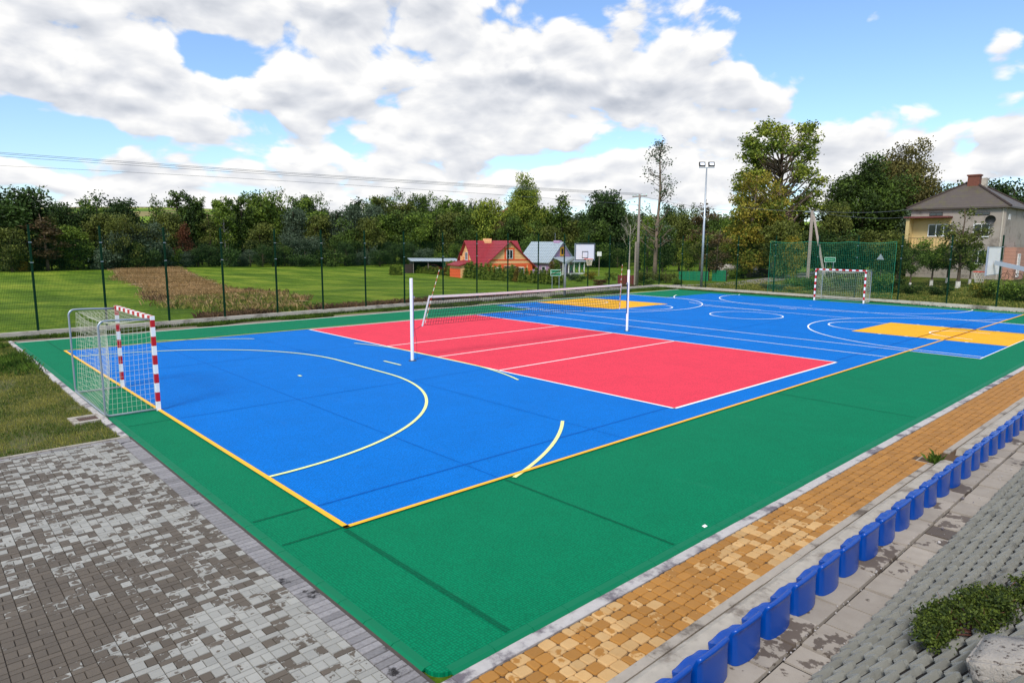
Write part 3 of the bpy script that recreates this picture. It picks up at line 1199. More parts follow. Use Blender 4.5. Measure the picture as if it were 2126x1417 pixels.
# ------------------------------------------------------------------ seats
def make_seat():
    prof = [(0.265, 0.0), (0.274, 0.05), (0.280, 0.085), (0.274, 0.100), (0.255, 0.104), (0.22, 0.095), (0.16, 0.082),
            (0.105, 0.082), (0.075, 0.100), (0.058, 0.16), (0.048, 0.24), (0.040, 0.305), (0.034, 0.327), (0.018, 0.337),
            (0.0, 0.335), (-0.012, 0.325), (-0.012, 0.308), (0.0, 0.295), (0.0, 0.20), (-0.004, 0.09), (-0.006, 0.0)]
    ts = [-1, -.985, -.94, -.86, -.72, -.5, -.25, 0, .25, .5, .72, .86, .94, .985, 1]
    HW = 0.240
    V, F = [], []
    for t in ts:
        at_ = abs(t)
        for (y, z) in prof:
            k = max(0.0, (at_-0.84)/0.16)            # 0..1 near the side
            drop = 0.04*(1-math.sqrt(max(0.0, 1-k*k))) if z > 0.25 else 0.0
            wv = 0.012*math.cos(t*math.pi*1.5)*(1 if (y > 0.23 and z > 0.07) else 0)
            hollow = 0.0
            if 0.07 < y < 0.25 and 0.07 < z < 0.11:
                hollow = 0.02*(at_**3)               # pan is dished
            bulge = -0.034*(1-t*t)*(1-min(1, z/0.33))*(1 if y < 0.03 else 0) - 0.008*(1-t*t)*(1 if y < 0.06 else 0)
            rnd = 0.028*(k**2.2) if y < 0.03 else -0.03*(k**2.2) if y > 0.21 else 0.0
            taper = 1.0-0.05*(1-min(1, z/0.35)) - (0.03 if y > 0.23 else 0.0)
            V.append((HW*t*taper, y+bulge+rnd, max(0.0, z-drop+wv+hollow)))
    n = len(prof)
    for i in range(len(ts)-1):
        for j in range(n-1):
            F.append((i*n+j, i*n+j+1, (i+1)*n+j+1, (i+1)*n+j))
    F.append(tuple(range(n)))
    F.append(tuple(range((len(ts)-1)*n, len(ts)*n))[::-1])
    me = bpy.data.meshes.new('stadium_seat')
    me.from_pydata(V, [], F)
    me.materials.append(M_seat)
    me.polygons.foreach_set('use_smooth', [len(p.vertices) == 4 for p in me.polygons])
    import bmesh
    bm = bmesh.new()
    bm.from_mesh(me)
    bmesh.ops.recalc_face_normals(bm, faces=bm.faces)
    bm.to_mesh(me)
    bm.free()
    o = link('stadium_seat', me)
    md = o.modifiers.new('smooth', 'SUBSURF')
    md.levels = md.render_levels = 2
    return o


seat0 = make_seat()
SX0, SP = -8.69, 0.571
for i in range(31):
    o = seat0 if i == 0 else dup(seat0)
    o.location = (SX0+SP*i+rng.uniform(-.008, .008), -5.79+rng.uniform(-.006, .006), ZT-0.004)
    o.rotation_euler = (0, 0, rng.uniform(-.02, .02))
    tag(o, 'blue plastic bucket seat, %s in the terrace row counting from the bottom edge' % ORD[i],
        'seat', 'blue bucket seats in a row along the terrace')

# ------------------------------------------------------------------ fence
FZ = 0.24
FH = 4.02


def fence_y(x):
    return 22.75+(x+11)*0.041


def fence_x(y):
    return 34.55+(y-24)*0.055


bx = [-16.4, -13.85, -11.3, -8.75, -6.4, -4.0, -1.6, 0.95, 3.4, 5.95, 8.5, 11.3, 14.0, 16.7, 19.6, 22.3, 25.0, 27.6, 30.0, 32.3, 34.55]
back = [(x, fence_y(x)) for x in bx]
sy_ = [24.62, 22.4, 20.1, 17.4, 14.4, 11.3, 8.7, 6.05, 3.35, 0.85, -1.7, -4.2]
side = [(fence_x(y), y) for y in sy_]


def panel_mesh(wd, ht):
    mb = MB()
    n = int(wd/0.05)
    for i in range(1, n):
        x = wd*i/n
        mb.box(x-.0027, x+.0027, -.002, .002, 0, ht)
    z = 0.03
    while z < ht:
        mb.box(0, wd, -.0065, -.0025, z-.003, z+.003)
        z += 0.2
    me = mb.build('mesh_panel', M_fwire)
    m_ = me.data
    bpy.data.objects.remove(me)
    return m_


pm = panel_mesh(2.5, 3.42)
pmb = MB()
pmb.box(-.035, .035, -.03, .03, 0, FH)
pmb.box(-.037, .037, -.032, .032, FH, FH+.02)
o = pmb.build('post', M_fpost)
post_me = o.data
bpy.data.objects.remove(o)
cmb = MB()
cmb.box(-.055, .055, -.043, -.0325, -.012, .012)
o = cmb.build('clip', M_clip)
clip_me = o.data
bpy.data.objects.remove(o)


def make_fence(name, label, pts, first_post=True):
    root = thing(name, label, 'fence', (pts[0][0], pts[0][1], 0))
    base = Vector((pts[0][0], pts[0][1], 0))
    pl = MB()
    for i in range(len(pts)-1):
        a, b = Vector((*pts[i], 0))-base, Vector((*pts[i+1], 0))-base
        t = (b-a).normalized()
        nn = Vector((-t.y, t.x, 0))*0.11
        zz = FZ+rng.uniform(-.008, .008)
        pl.prism([a+t*.006-nn+Vector((0, 0, -.3)), b-nn+Vector((0, 0, -.3)), b+nn+Vector((0, 0, -.3)), a+t*.006+nn+Vector((0, 0, -.3))], (0, 0, .3+zz))
    pl.build('plinth', M_curb, root)
    for i, q in enumerate(pts):
        if i < len(pts)-1:
            a, b = Vector(pts[i]), Vector(pts[i+1])
        ang = math.atan2(b.y-a.y, b.x-a.x)
        if i or first_post:
            p_ = link('post', post_me, root, (q[0]-base.x, q[1]-base.y, FZ-.02))
            p_.rotation_euler = (0, 0, ang)
            for zc_ in (2.62, 3.38):
                link('clip', clip_me, p_, (0, 0, zc_))
        if i < len(pts)-1:
            m_ = link('mesh_panel', pm, root, (q[0]-base.x, q[1]-base.y, FZ+.06))
            m_.rotation_euler = (0, 0, ang)
            m_.scale = ((b-a).length/2.5, 1, 1)
    return root


make_fence('mesh_fence', 'long green welded mesh fence on a concrete plinth between the court and the meadow', back)
make_fence('mesh_fence', 'green welded mesh fence behind the far goal, before the gardens and grey house', side, False)

# ball net hung on the fence behind the far goal
root = thing('ball_net', 'bright green square-mesh ball catching net hung behind the far goal', 'net', (fence_x(11)-.12, 14.75, 0))
mb = MB()
y0, y1, zb, zt = 14.75, 6.35, 0.34, 3.86


def bx_(y):
    return fence_x(y)-.12-root.location.x


def sagz(y):
    u_ = ((y0-y) % 2.8)/2.8
    return zt-0.10*math.sin(math.pi*u_)


N = 70
for i in range(N+1):
    y = y0+(y1-y0)*i/N
    mb.bar((bx_(y)-.02+.02*math.sin(i*.7), y-y0, zb), (bx_(y), y-y0, sagz(y)), .006, caps=False)
for k in range(31):
    f = k/30
    pts = [(bx_(y0+(y1-y0)*i/24)-.02+.03*math.sin(i*1.3+k), (y1-y0)*i/24, zb+(sagz(y0+(y1-y0)*i/24)-zb)*f) for i in range(25)]
    mb.tube(pts, .0035, 3, cap=False)
mb.build('net_mesh', M_netg, root)
mb = MB()
mb.tube([(bx_(y0+(y1-y0)*i/40), (y1-y0)*i/40, sagz(y0+(y1-y0)*i/40)) for i in range(41)], .014, 5)
for yy in (y0, y1):
    mb.tube([(bx_(yy)-.05, yy-y0, zb-.1), (bx_(yy), yy-y0, zt)], .012, 5)
mb.build('border_rope', M_netg, root)

# ------------------------------------------------------------------ handball goals
M_rw_v = stripe_mat('goal_bands_upright', '#f2f2f2', '#c1141e', 2, 0.0, 0.41)
M_rw_h = stripe_mat('goal_bands_bar', '#f2f2f2', '#c1141e', 1, 0.10, 0.41)


def make_goal(name, label, loc, rz):
    """goal line along local y, mouth faces +x, net behind at -x"""
    root = thing(name, label, 'goal', loc, rz, 'red and white handball goals')
    hw, H, D = 1.54, 2.08, 1.02
    for s_ in (-1, 1):
        m_ = MB()
        m_.box(-.04, .04, s_*hw-.04, s_*hw+.04, 0, H-.08)
        m_.build('post', M_rw_v, root)
    m_ = MB()
    m_.box(-.042, .042, -hw-.042, hw+.042, H-.082, H+.002)
    m_.build('crossbar', M_rw_h, root)
    for s_ in (-1, 1):
        y = s_*(hw-.02)
        pts = [(-.04, y, H-.06), (-.55, y, H-.04), (-.80, y, H-.035)]
        for a in range(1, 7):
            th = R(90-15*a)
            pts.append((-D+.14-.14*math.cos(th)*1, y, H-.035-.14+.14*math.sin(th)))
        pts += [(-D, y, 1.0), (-D, y, .16)]
        pts += [(-D+.005, y, .09), (-D+.05, y, .04)]
        pts += [(-D+.12, y, .03), (-.04, y, .03)]
        m_ = MB()
        m_.tube(pts, .021, 8)
        f_ = m_.build('side_frame', M_galv, root, smooth=True)
    m_ = MB()
    m_.tube([(-D, -hw+.02, .06), (-D, hw-.02, .06)], .018, 8)
    m_.build('ground_bar', M_galv, root)
    # net: back sheet bellies in, plus two sides and roof
    m_ = MB()
    nu, nv = 26, 17

    def back(u_, v_):
        y = (u_-.5)*2*(hw-.05)
        z = .05+(H-.16)*v_
        sag = .26*math.sin(math.pi*v_)**.8*(1-(2*u_-1)**2*.8)
        return (-D+.05+sag*.9+.10*v_, y, z - .10*math.sin(math.pi*u_)*v_)

    def side(s_, u_, v_):
        x = -.05-(D-.1)*u_
        x += .10*v_*u_
        return (x, s_*(hw-.03)-s_*.06*math.sin(math.pi*u_)*math.sin(math.pi*v_), .05+(H-.16)*v_-.05*math.sin(math.pi*u_)*v_)

    def roof(u_, w_):
        y = (u_-.5)*2*(hw-.05)
        return (-.05-(D-.25)*w_, y, H-.09-.16*math.sin(math.pi*w_*.9)*math.sin(math.pi*u_))
    W_ = .0027
    for i in range(nu+1):
        m_.tube([back(i/nu, k/10) for k in range(11)], W_, 3, cap=False)
        m_.tube([roof(i/nu, k/6) for k in range(7)], W_, 3, cap=False)
    for k in range(nv+1):
        m_.tube([back(i/14, k/nv) for i in range(15)], W_, 3, cap=False)
        for s_ in (-1, 1):
            m_.tube([side(s_, i/6, k/nv) for i in range(7)], W_, 3, cap=False)
    for i in range(11):
        for s_ in (-1, 1):
            m_.tube([side(s_, i/10, k/10) for k in range(11)], W_, 3, cap=False)
        m_.tube([roof(j/14, i/10) for j in range(15)], W_, 3, cap=False)
    m_.build('goal_net', M_net, root)
    return root


g1 = make_goal('handball_goal', 'nearer red and white handball goal with white net, beside the lawn on the left', (-8.69, 9.02, .02), 0.0)
m_ = MB()
m_.box(.041, .043, -1.54-.033, -1.54+.033, 1.42, 1.78)
m_.build('notice_sticker', M_wpaint, g1)
m_ = MB()
m_.box(.043, .0445, -1.54-.016, -1.54+.016, 1.60, 1.67)
m_.build('sticker_mark', M_orim, g1)
make_goal('handball_goal', 'farther red and white handball goal in front of the green ball net', (31.98, 9.02, .02), R(180))

# ------------------------------------------------------------------ volleyball posts and net


def vb_post(label, x, sgn):
    root = thing('volleyball_post', label, 'post', (x, 9, .02), 0, 'white volleyball posts')
    m_ = MB()
    m_.lathe([(.052, 0), (.052, 2.55), (.048, 2.575), (.02, 2.58)], n=20)
    m_.build('tube', M_wpaint, root, smooth=False)
    m_ = MB()
    m_.lathe([(.13, 0), (.13, .006), (.06, .012)], n=20)
    m_.build('floor_sleeve', M_black, root)
    m_ = MB()
    m_.box(.054*sgn-.012, .054*sgn+.012, -.02, .02, .75, 2.05)
    m_.build('hook_rail', M_bluep, root)
    m_ = MB()
    m_.tube([(.075*sgn, -.03, 1.99), (.075*sgn, .03, 1.99)], .035, 10)
    m_.build('pulley', M_galv, root)
    m_ = MB()
    m_.tube([(.07*sgn, 0, 1.95), (.085*sgn, 0, 1.2), (.075*sgn, 0, .9)], .006, 5)
    m_.build('winch_cord', M_netd, root)
    return root


vb_post('left white volleyball post standing on the blue area beside the net', -.95, 1)
vb_post('right white volleyball post standing at the far edge of the red court', 9.94, -1)
root = thing('volleyball_net', 'slack black volleyball net with white top band strung between two white posts', 'net', (0, 9, 0))
xa, xb = -.26, 9.46


def ntop(f):
    return 2.02-.035*math.sin(math.pi*f)


def nleft(f, v):       # v 0 bottom .. 1 top
    xl = -.56+.30*v
    xr = 9.40+.06*v
    zb_ = 1.10-.10*f+0.02*math.sin(math.pi*f)
    return (xl+(xr-xl)*f, .015*math.sin(f*9+v*3), zb_+(ntop(f)-zb_)*v)


m_ = MB()
for i in range(97):
    m_.tube([nleft(i/96, v/4) for v in range(5)], .0064, 3, cap=False)
for k in range(10):
    m_.tube([nleft(i/24, k/9.5) for i in range(25)], .0064, 3, cap=False)
m_.build('net_mesh', M_netd, root)
m_ = MB()
for i in range(24):
    a, b = nleft(i/24, 1), nleft((i+1)/24, 1)
    m_.bar((a[0], a[1], a[2]-.03), (b[0], b[1], b[2]-.03), .012, .075, caps=True)
m_.build('top_band', M_tape, root)
for f in (0, 1):
    m_ = MB()
    a, b = nleft(f, 0), nleft(f, 1)
    m_.bar((a[0], a[1], a[2]-.03), (b[0], b[1], b[2]+.01), .05, .012, up=(0, 1, 0))
    m_.build('side_band', M_tape, root)
M_ant = stripe_mat('antenna_bands', '#f0ece0', '#c8321f', 2, .03, .2)
for f, lean in ((.008, .30), (.995, .06)):
    m_ = MB()
    a = nleft(f, .0)
    b = nleft(f, 1)
    m_.tube([(a[0], -.02, a[2]), (b[0], -.02, b[2]), (b[0]+lean, -.02, 2.83)], .0075, 6)
    m_.build('antenna', M_ant, root)
m_ = MB()
a, b = nleft(0, 0), nleft(0, 1)
m_.tube([a, (-.75, .0, 1.02), (-.90, 0, .98)], .006, 4)
m_.tube([b, (-.90, 0, 1.99)], .005, 4)
m_.tube([(-.84, 0, 1.0), (-.78, 0, .6), (-.76, .02, .1), (-.72, .03, .035)], .005, 4)
a, b = nleft(1, 0), nleft(1, 1)
m_.tube([b, (9.88, 0, 1.99)], .005, 4)
m_.tube([a, (9.65, 0, .98), (9.88, 0, 1.0)], .005, 4)
m_.build('tension_cord', M_netd, root)

# ------------------------------------------------------------------ basketball stands


def hoop(label, base, pole_y, board_y, ring_dir, x):
    """post behind the baseline, a sloping arm, a white board facing the court"""
    root = thing('basketball_stand', label, 'basketball stand', base, 0, 'basketball stands at the two ends of the cross court')
    by = board_y-base[1]
    bxo = x-base[0]
    m_ = MB()
    m_.tube([(0, 0, 0), (0, 0, 1.9), (0, .03*ring_dir, 2.15), (0, .16*ring_dir, 2.36)], [.085, .085, .08, .08], 10)
    m_.build('pole', M_galv, root, smooth=True)
    m_ = MB()
    for dx in (-.0,):
        m_.bar((0, .10*ring_dir, 2.30), (bxo, by-.06*ring_dir, 3.02), .16, .16)
    m_.build('arm', M_galv, root)
    m_ = MB()
    m_.box(-.18, .18, -.18, .18, 0, .012)
    m_.build('base_plate', M_galv, root)
    m_ = MB()
    m_.box(bxo-.95, bxo+.95, by-.02, by+.02, 2.55, 3.62)
    bd = m_.build('backboard', M_wpaint, root)
    f = ring_dir
    yf = by+.022*f
    m_ = MB()

    def frame(x0, x1, z0, z1, wd, y):
        ya, yb2 = sorted((y, y+.004*f))
        m_.box(x0, x1, ya, yb2, z0, z0+wd)
        m_.box(x0, x1, ya, yb2, z1-wd, z1)
        m_.box(x0, x0+wd, ya, yb2, z0+wd, z1-wd)
        m_.box(x1-wd, x1, ya, yb2, z0+wd, z1-wd)
    frame(bxo-.95, bxo+.95, 2.55, 3.62, .05, yf)
    frame(bxo-.30, bxo+.30, 2.68, 3.13, .045, yf)
    m_.build('board_lines', M_black, bd)
    m_ = MB()
    fr = .95
    for (x0, x1, z0, z1) in ((-.965, .965, 3.62, 3.645), (-.965, .965, 2.525, 2.55), (-.98, -.95, 2.525, 3.645), (.95, .98, 2.525, 3.645)):
        m_.box(bxo+x0, bxo+x1, by-.03, by+.03, z0, z1)
    m_.build('board_frame', M_galv, bd)
    cy = by+.40*f
    m_ = MB()
    rr_ = .235
    m_.tube([(bxo+rr_*math.cos(R(a)), cy+rr_*math.sin(R(a)), 2.64) for a in range(0, 361, 15)], .014, 6, cap=False)
    m_.bar((bxo, by+.02*f, 2.63), (bxo, by+.18*f, 2.63), .14, .03)
    m_.build('ring', M_orim, root)
    m_ = MB()
    K = 12
    for k in range(K):
        for sgn in (-1, 1):
            pts = []
            for q in range(5):
                a = R(360/K*k+sgn*q*15)
                rad = rr_*(1-.42*(q/4)**.7)
                pts.append((bxo+rad*math.cos(a), cy+rad*math.sin(a), 2.63-.105*q))
            m_.tube(pts, .006, 3, cap=False)
    m_.build('hoop_net', M_net, root)
    return root


hoop('far basketball stand with white board and orange ring at the meadow edge of the court', (21.3, 23.1, 0), 23.1, 20.95, -1, 20.85)
hoop('basketball stand at the right picture edge, grey arm and board seen from behind', (19.75, -4.85, 0), -4.85, -1.62, 1, 19.6)

# ------------------------------------------------------------------ floodlight mast
fp = on_ground(1467, 58.5)
fp.x, fp.y = 36.4, 21.75
root = thing('floodlight_mast', 'tall thin grey floodlight mast with two lamp heads behind the fence corner', 'floodlight', (fp.x, fp.y, G(fp.x, fp.y)), R(45))
HM = 9.75
m_ = MB()
m_.tube([(0, 0, 0), (0, 0, 3.2), (0, 0, HM)], [.11, .095, .055], 12)
m_.build('pole', M_galv, root, smooth=True)
m_ = MB()
m_.bar((0, -.62, HM), (0, .62, HM), .05, .06)
m_.build('crossbar', M_galv, root)
M_lampglass = basic('lamp_glass', '#f4f6fb', 0.2, 0.03, 2)
for s_ in (-1, 1):
    y = s_*.37
    m_ = MB()
    q = [(-.12, y-.24, HM+.12), (-.12, y+.24, HM+.12), (.02, y+.24, HM+.46), (.02, y-.24, HM+.46)]
    m_.prism(q, (.16, 0, -.05))
    h_ = m_.build('lamp_head', M_black, root)
    m_ = MB()
    q2 = [(-.109, y-.17, HM+.175), (-.109, y+.17, HM+.175), (-.036, y+.17, HM+.375), (-.036, y-.17, HM+.375)]
    q2 = [(p[0]-.012, p[1], p[2]+.006) for p in q2]
    m_.prism(q2, (-.006, 0, .004))
    m_.build('lamp_glass', M_lampglass, h_)
    m_ = MB()
    m_.bar((0.02, y-.2, HM+.02), (0.04, y-.2, HM+.28), .02)
    m_.bar((0.02, y+.2, HM+.02), (0.04, y+.2, HM+.28), .02)
    m_.build('bracket', M_galv, h_)

# ------------------------------------------------------------------ utility poles and cables
pA = on_ground(1325, 62)
root = thing('utility_pole', 'grey wooden utility pole with a short crossarm, left of the tall bare poplar', 'pole', pA, R(20))
hA = at(1326, 404, 62).z-pA.z
m_ = MB()
m_.tube([(0, 0, -.1), (0, 0, hA)], [.15, .10], 9)
m_.build('pole', M_wood, root, smooth=True)
m_ = MB()
m_.bar((.12, .22, -.1), (.12, .22, hA*.48), .17, .15)
m_.build('stub', M_polec, root)
ar = MB()
ar.bar((-.35, -.75, hA-.15), (.35, .75, hA-.15), .09, .09)
ar.build('crossarm', M_wood, root)
iso = MB()
for k in (-.7, -.25, .25, .7):
    iso.lathe([(.03, 0), (.045, .05), (.03, .12), (.015, .15)], (.46*k, k*1.0, hA-.10), 7)
iso.build('insulator', M_signw, root)
for k in range(3):
    pass
pB = on_ground(1682, 62)
root = thing('utility_pole', 'grey A-frame utility pole with a slanting strut behind the far goal net', 'pole', pB, R(30))
hB = at(1682, 437, 62).z-pB.z
m_ = MB()
m_.bar((0, 0, -.1), (0, 0, hB), .22, .16, up=(1, 0, 0))
m_.build('pole', M_polec, root)
m_ = MB()
sb = on_ground(1724, 60.5)
rel = Matrix.Rotation(-R(30), 3, 'Z') @ (sb-pB)
m_.bar((rel.x, rel.y, -.1), (0.02, -.12, hB-.35), .17, .16, up=(1, 0, 0))
m_.build('strut', M_polec, root)
m_ = MB()
m_.bar((-.3, -.5, hB-.1), (.3, .5, hB-.1), .07, .07)
m_.build('crossarm', M_galv, root)


def cable(label, p, q, sag, rad=.012, grp='overhead cables'):
    m_ = MB()
    p, q = Vector(p), Vector(q)
    pts = []
    for i in range(33):
        f = i/32
        a = p.lerp(q, f)
        a.z -= sag*4*f*(1-f)
        pts.append(a)
    m_.tube(pts, rad, 4)
    o = m_.build('overhead_cable', M_cable)
    return tag(o, label, 'cable', grp)


topA = Vector((pA.x, pA.y, pA.z+hA))
topB = Vector((pB.x, pB.y, pB.z+hB))
for k, (px, py, lb) in enumerate([(0-60, 312, 'uppermost'), (-60, 315, 'second uppermost'), (-60, 320, 'third uppermost')]):
    cable('%s of three close overhead cables from the wooden pole to the left' % lb,
          topA+Vector((.3*(k-1), .5*(k-1), .05-.03*k)), at(px, py, 70), .15, .014)
cable('single lower overhead cable running from the wooden pole to the left', topA+Vector((0, 0, -.9)), at(-60, 341, 75), -.2, .012)
cable('overhead cable from the A-frame pole to the left end of the grey house', topB+Vector((.1, .2, 0)), at(1895, 434, 79.5), .25, .016)
cable('lower overhead cable from the A-frame pole to the yellow balcony of the grey house', topB+Vector((-.1, -.2, -.1)), at(1897, 449, 79.5), .35, .014)
cable('overhead cable between the wooden pole and the A-frame pole in front of the tall poplar', topB+Vector((.2, .3, 0)), at(1545, 430, 64), .12, .014)
cable('thin overhead cable from the wooden pole passing behind the floodlight mast', topA+Vector((0, 0, -.1)), at(1560, 440, 75), .25, .012)

# ------------------------------------------------------------------ signs


def text_obj(name, body, size, mat, parent, loc, rot, depth=.004):
    cu = bpy.data.curves.new(name, 'FONT')
    cu.body = body
    cu.size = size
    cu.extrude = depth
    cu.align_x = 'CENTER'
    cu.align_y = 'CENTER'
    t_ = bpy.data.objects.new(name, cu)
    COL.objects.link(t_)
    dg = bpy.context.evaluated_depsgraph_get()
    me = bpy.data.meshes.new_from_object(t_.evaluated_get(dg))
    bpy.data.objects.remove(t_)
    me.materials.clear()
    me.materials.append(mat)
    o = link(name, me, parent, loc)
    o.rotation_euler = rot
    return o


def face_cam(p):
    return math.atan2(CAM_POS.y-p.y, CAM_POS.x-p.x)


def place_sign(label, px, dist, z0, z1, wd, body, crossed):
    p = on_ground(px, dist)
    a = face_cam(p)+R(8)
    root = thing('village_sign', label, 'sign', p, a+R(90), 'green village name signs')
    for s_ in (-1, 1):
        m_ = MB()
        m_.tube([(s_*wd*.33, .03, -.05), (s_*wd*.33, .03, z1)], .03, 7)
        m_.build('leg', M_galv, root)
    m_ = MB()
    m_.box(-wd/2, wd/2, -.012, .012, z0, z1)
    pl = m_.build('sign_panel', M_signw, root)
    m_ = MB()
    b = .045
    m_.box(-wd/2+b, wd/2-b, -.017, -.0125, z0+b, z1-b)
    m_.build('green_field', M_signg, pl)
    text_obj('lettering', body, (z1-z0)*.36, M_signw, pl, (0, -.020, (z0+z1)/2), (R(90), 0, 0), .003)
    if crossed:
        m_ = MB()
        m_.bar((-wd/2+.02, -.026, z0+.06), (wd/2+.02, -.026, z1-.06), .006, .075, up=(0, -.6, 1))
        m_.build('red_bar', M_signr, pl)
    return root


pS = on_ground(1155, 52)
place_sign('green village sign with a red diagonal bar, on two legs beyond the fence', 1155, 52,
           at(1155, 572.5, 52).z-pS.z, at(1155, 559.5, 52).z-pS.z, .82, 'Pawłowice', True)
pS = on_ground(1726, 66)
place_sign('green village sign without a bar, seen through the ball net right of the A-frame pole', 1726, 66,
           at(1726, 544, 66).z-pS.z, at(1726, 534, 66).z-pS.z, .92, 'Dubowice', False)
pS = on_ground(1831, 68)
root = thing('warning_sign', 'grey back of a triangular warning sign seen through the ball net', 'sign', pS, face_cam(pS)+R(90))
zt_ = at(1831, 527, 68).z-pS.z
m_ = MB()
m_.tube([(0, .04, -.1), (0, .04, zt_-.1)], .022, 7)
m_.build('leg', M_fpost, root)
m_ = MB()
m_.prism([(-.30, -.01, zt_-.50), (.30, -.01, zt_-.50), (0, -.01, zt_+.02)], (0, .02, 0))
m_.build('panel', M_galv, root)
# small white notice far off beside the hoop
pS = on_ground(1245, 100)
root = thing('notice_board', 'small white square board standing in the meadow right of the basketball board', 'sign', pS, face_cam(pS)+R(90))
zc = at(1245, 527, 100).z-pS.z
m_ = MB()
m_.box(-.32, .32, -.02, .02, zc-.32, zc+.32)
m_.build('panel', M_wpaint, root)
m_ = MB()
m_.box(-.04, .04, .02, .08, -.1, zc)
m_.build('leg', M_wood, root)
# drain cover in the lawn
dp = hit(180, 871)
root = thing('drain_cover', 'square concrete drain frame with a rusty grate sunk in the lawn by the nearer goal', 'drain cover', (dp.x+.02, dp.y, 0), R(3))
m_ = MB()
for q in ((-.30, .30, -.30, -.19), (-.30, .30, .19, .30), (-.30, -.19, -.19, .19), (.19, .30, -.19, .19)):
    m_.box(*q, -.1, .035)
m_.build('frame', M_concl, root)
m_ = MB()
M_rust = basic('rusty_grate', '#5a463c', .8, .3, 20)
for k in range(9):
    x = -.19+.0425*k
    m_.box(x+.004, x+.034, -.189, .189, -.02, .012)
m_.build('grate', M_rust, root)

# ------------------------------------------------------------------ houses
M_peach = basic('peach_render', '#f3bd84', .85, .1, 2)
M_orange_r = basic('orange_render', '#ee6436', .85, .1, 2)
M_lilac = basic('lilac_render', '#b493b4', .85, .1, 2)
M_upvc = basic('window_frame_white', '#eeeeec', .5, .05, 3)
M_yelpaint = basic('yellow_paint', '#e8a92b', .6, .1, 3)


def roof_mat(name, c, axis_scale, dark=.6, stain=None):
    m_, n, p, o = newmat(name)
    v = n.obj()
    wv = n.new('ShaderNodeTexWave', wave_type='BANDS', bands_direction='X')
    n.put(wv.inputs['Vector'], v)
    wv.inputs['Scale'].default_value = axis_scale
    z = n.sep(v)[2]
    rows = n.m('FRACT', n.m('MULTIPLY', z, 4.0))
    k = n.m('ADD', dark, n.m('MULTIPLY', wv.outputs[1], .3))
    k = n.m('MULTIPLY', k, n.sstep(rows, 0, .25, .72, 1.0))
    k = n.m('MULTIPLY', k, n.m('ADD', .75, n.m('MULTIPLY', n.noise(v, 2.5, 6, .7), .5)))
    c_ = n.mix(1.0, (*lin(c), 1), n.comb(k, k, k), 'MULTIPLY')
    if stain:
        c_ = n.mix(n.m('MULTIPLY', n.sstep(n.noise(v, 1.1, 6, .7), .5, .66), .7), c_, (*lin(stain), 1))
    n.put(p.inputs['Base Color'], c_)
    p.inputs['Roughness'].default_value = .6
    return m_


M_redroof = roof_mat('red_roof_tiles', '#a92f3c', 2.2, .72)
M_metal = roof_mat('grey_metal_roof', '#aebcc4', .7, .78)
M_tile = roof_mat('old_roof_tiles', '#5d534b', 2.6, .7, '#5b5636')
M_grey_r = basic('grey_cement_render', '#9d9388', .9, .16, 1.2, .3, 30, stain='#736a60', stain_scale=.9, stain_lo=.5, stain_hi=.68)
M_yelr = basic('yellow_render', '#c8b07a', .85, .1, 2)
M_pinkr = basic('pink_render', '#b98a76', .85, .1, 2)
M_brick = basic('chimney_brick', '#744536', .9, .25, 6, .4, 40)
M_greenw = basic('green_sheet', '#157a52', .6, .15, 3)
M_dark = basic('dark_timber', '#3c302b', .9, .3, 6)
M_shadow = basic('shed_wall_shade', '#2b2522', .95, .3, 6)  # shade inside the open shed is put into this wall colour
M_redcar = basic('car_red', '#8f1830', .35, .1, 3)
M_rubber = basic('rubber', '#1a1a1a', .8, .1, 5)


def window(root, cx, y, cz, wd, ht, panes=2, mat=M_upvc, name='window', b=None):
    """a window in a wall plane y=const facing -y: frame with its pane as sub-part"""
    m_ = MB()
    b = b or min(.07, ht*.09)
    y0, y1 = y-.05, y+.03
    m_.box(cx-wd/2, cx+wd/2, y0, y1, cz-ht/2, cz-ht/2+b)
    m_.box(cx-wd/2, cx+wd/2, y0, y1, cz+ht/2-b, cz+ht/2)
    xs_ = [cx-wd/2+(wd-b)*k/panes for k in range(panes+1)]
    for x in xs_:
        m_.box(x, x+b, y0+.003, y1-.003, cz-ht/2+b, cz+ht/2-b)
    f_ = m_.build(name, mat, root)
    m_ = MB()
    m_.box(cx-wd/2+b*.5, cx+wd/2-b*.5, y-.012, y+.02, cz-ht/2+b*.5, cz+ht/2-b*.5)
    m_.build('pane', M_glass, f_)
    return f_


def slab(mb, pts, th=.14):
    """roof plane with thickness straight down"""
    mb.prism([Vector(p)-Vector((0, 0, th)) for p in pts], (0, 0, th))


# orange house with red roof
hp = at(1022, 501, 105)
hz = G(hp.x, hp.y)
vaz = math.atan2(hp.y-CAM_POS.y, hp.x-CAM_POS.x)
root = thing('orange_house', 'orange and peach house with a red tiled gabled roof behind the thuja hedge', 'house', (hp.x, hp.y, hz), vaz-R(90)+R(25))
RZ = 3.84-hz
m_ = MB()
m_.box(-3, 5.5, 0, 6, -.5, 2.4)
m_.poly([(-3, 0, 2.4), (-3, 3, RZ-.15), (-3, 6, 2.4)][::-1])
m_.box(-2.4, 5.4, -3, 0, -.5, 2.2)
m_.prism([(-2.4, -3, 2.2), (5.4, -3, 2.2), (1.5, -3, RZ-.15)][::-1], (0, 3.0, 0))
m_.box(-5.0, -3.0, .8, 5.2, -.5, 1.9)
m_.build('wall', M_peach, root)
m_ = MB()
m_.box(-2.42, 5.42, -3.03, -3.001, 1.98, 2.2)
m_.box(-2.0, 5.0, -3.03, -3.001, 2.62, 2.85)
for x in (-2.43, 4.7):
    m_.box(x, x+.75, -3.035, -3.002, -.5, 1.97)
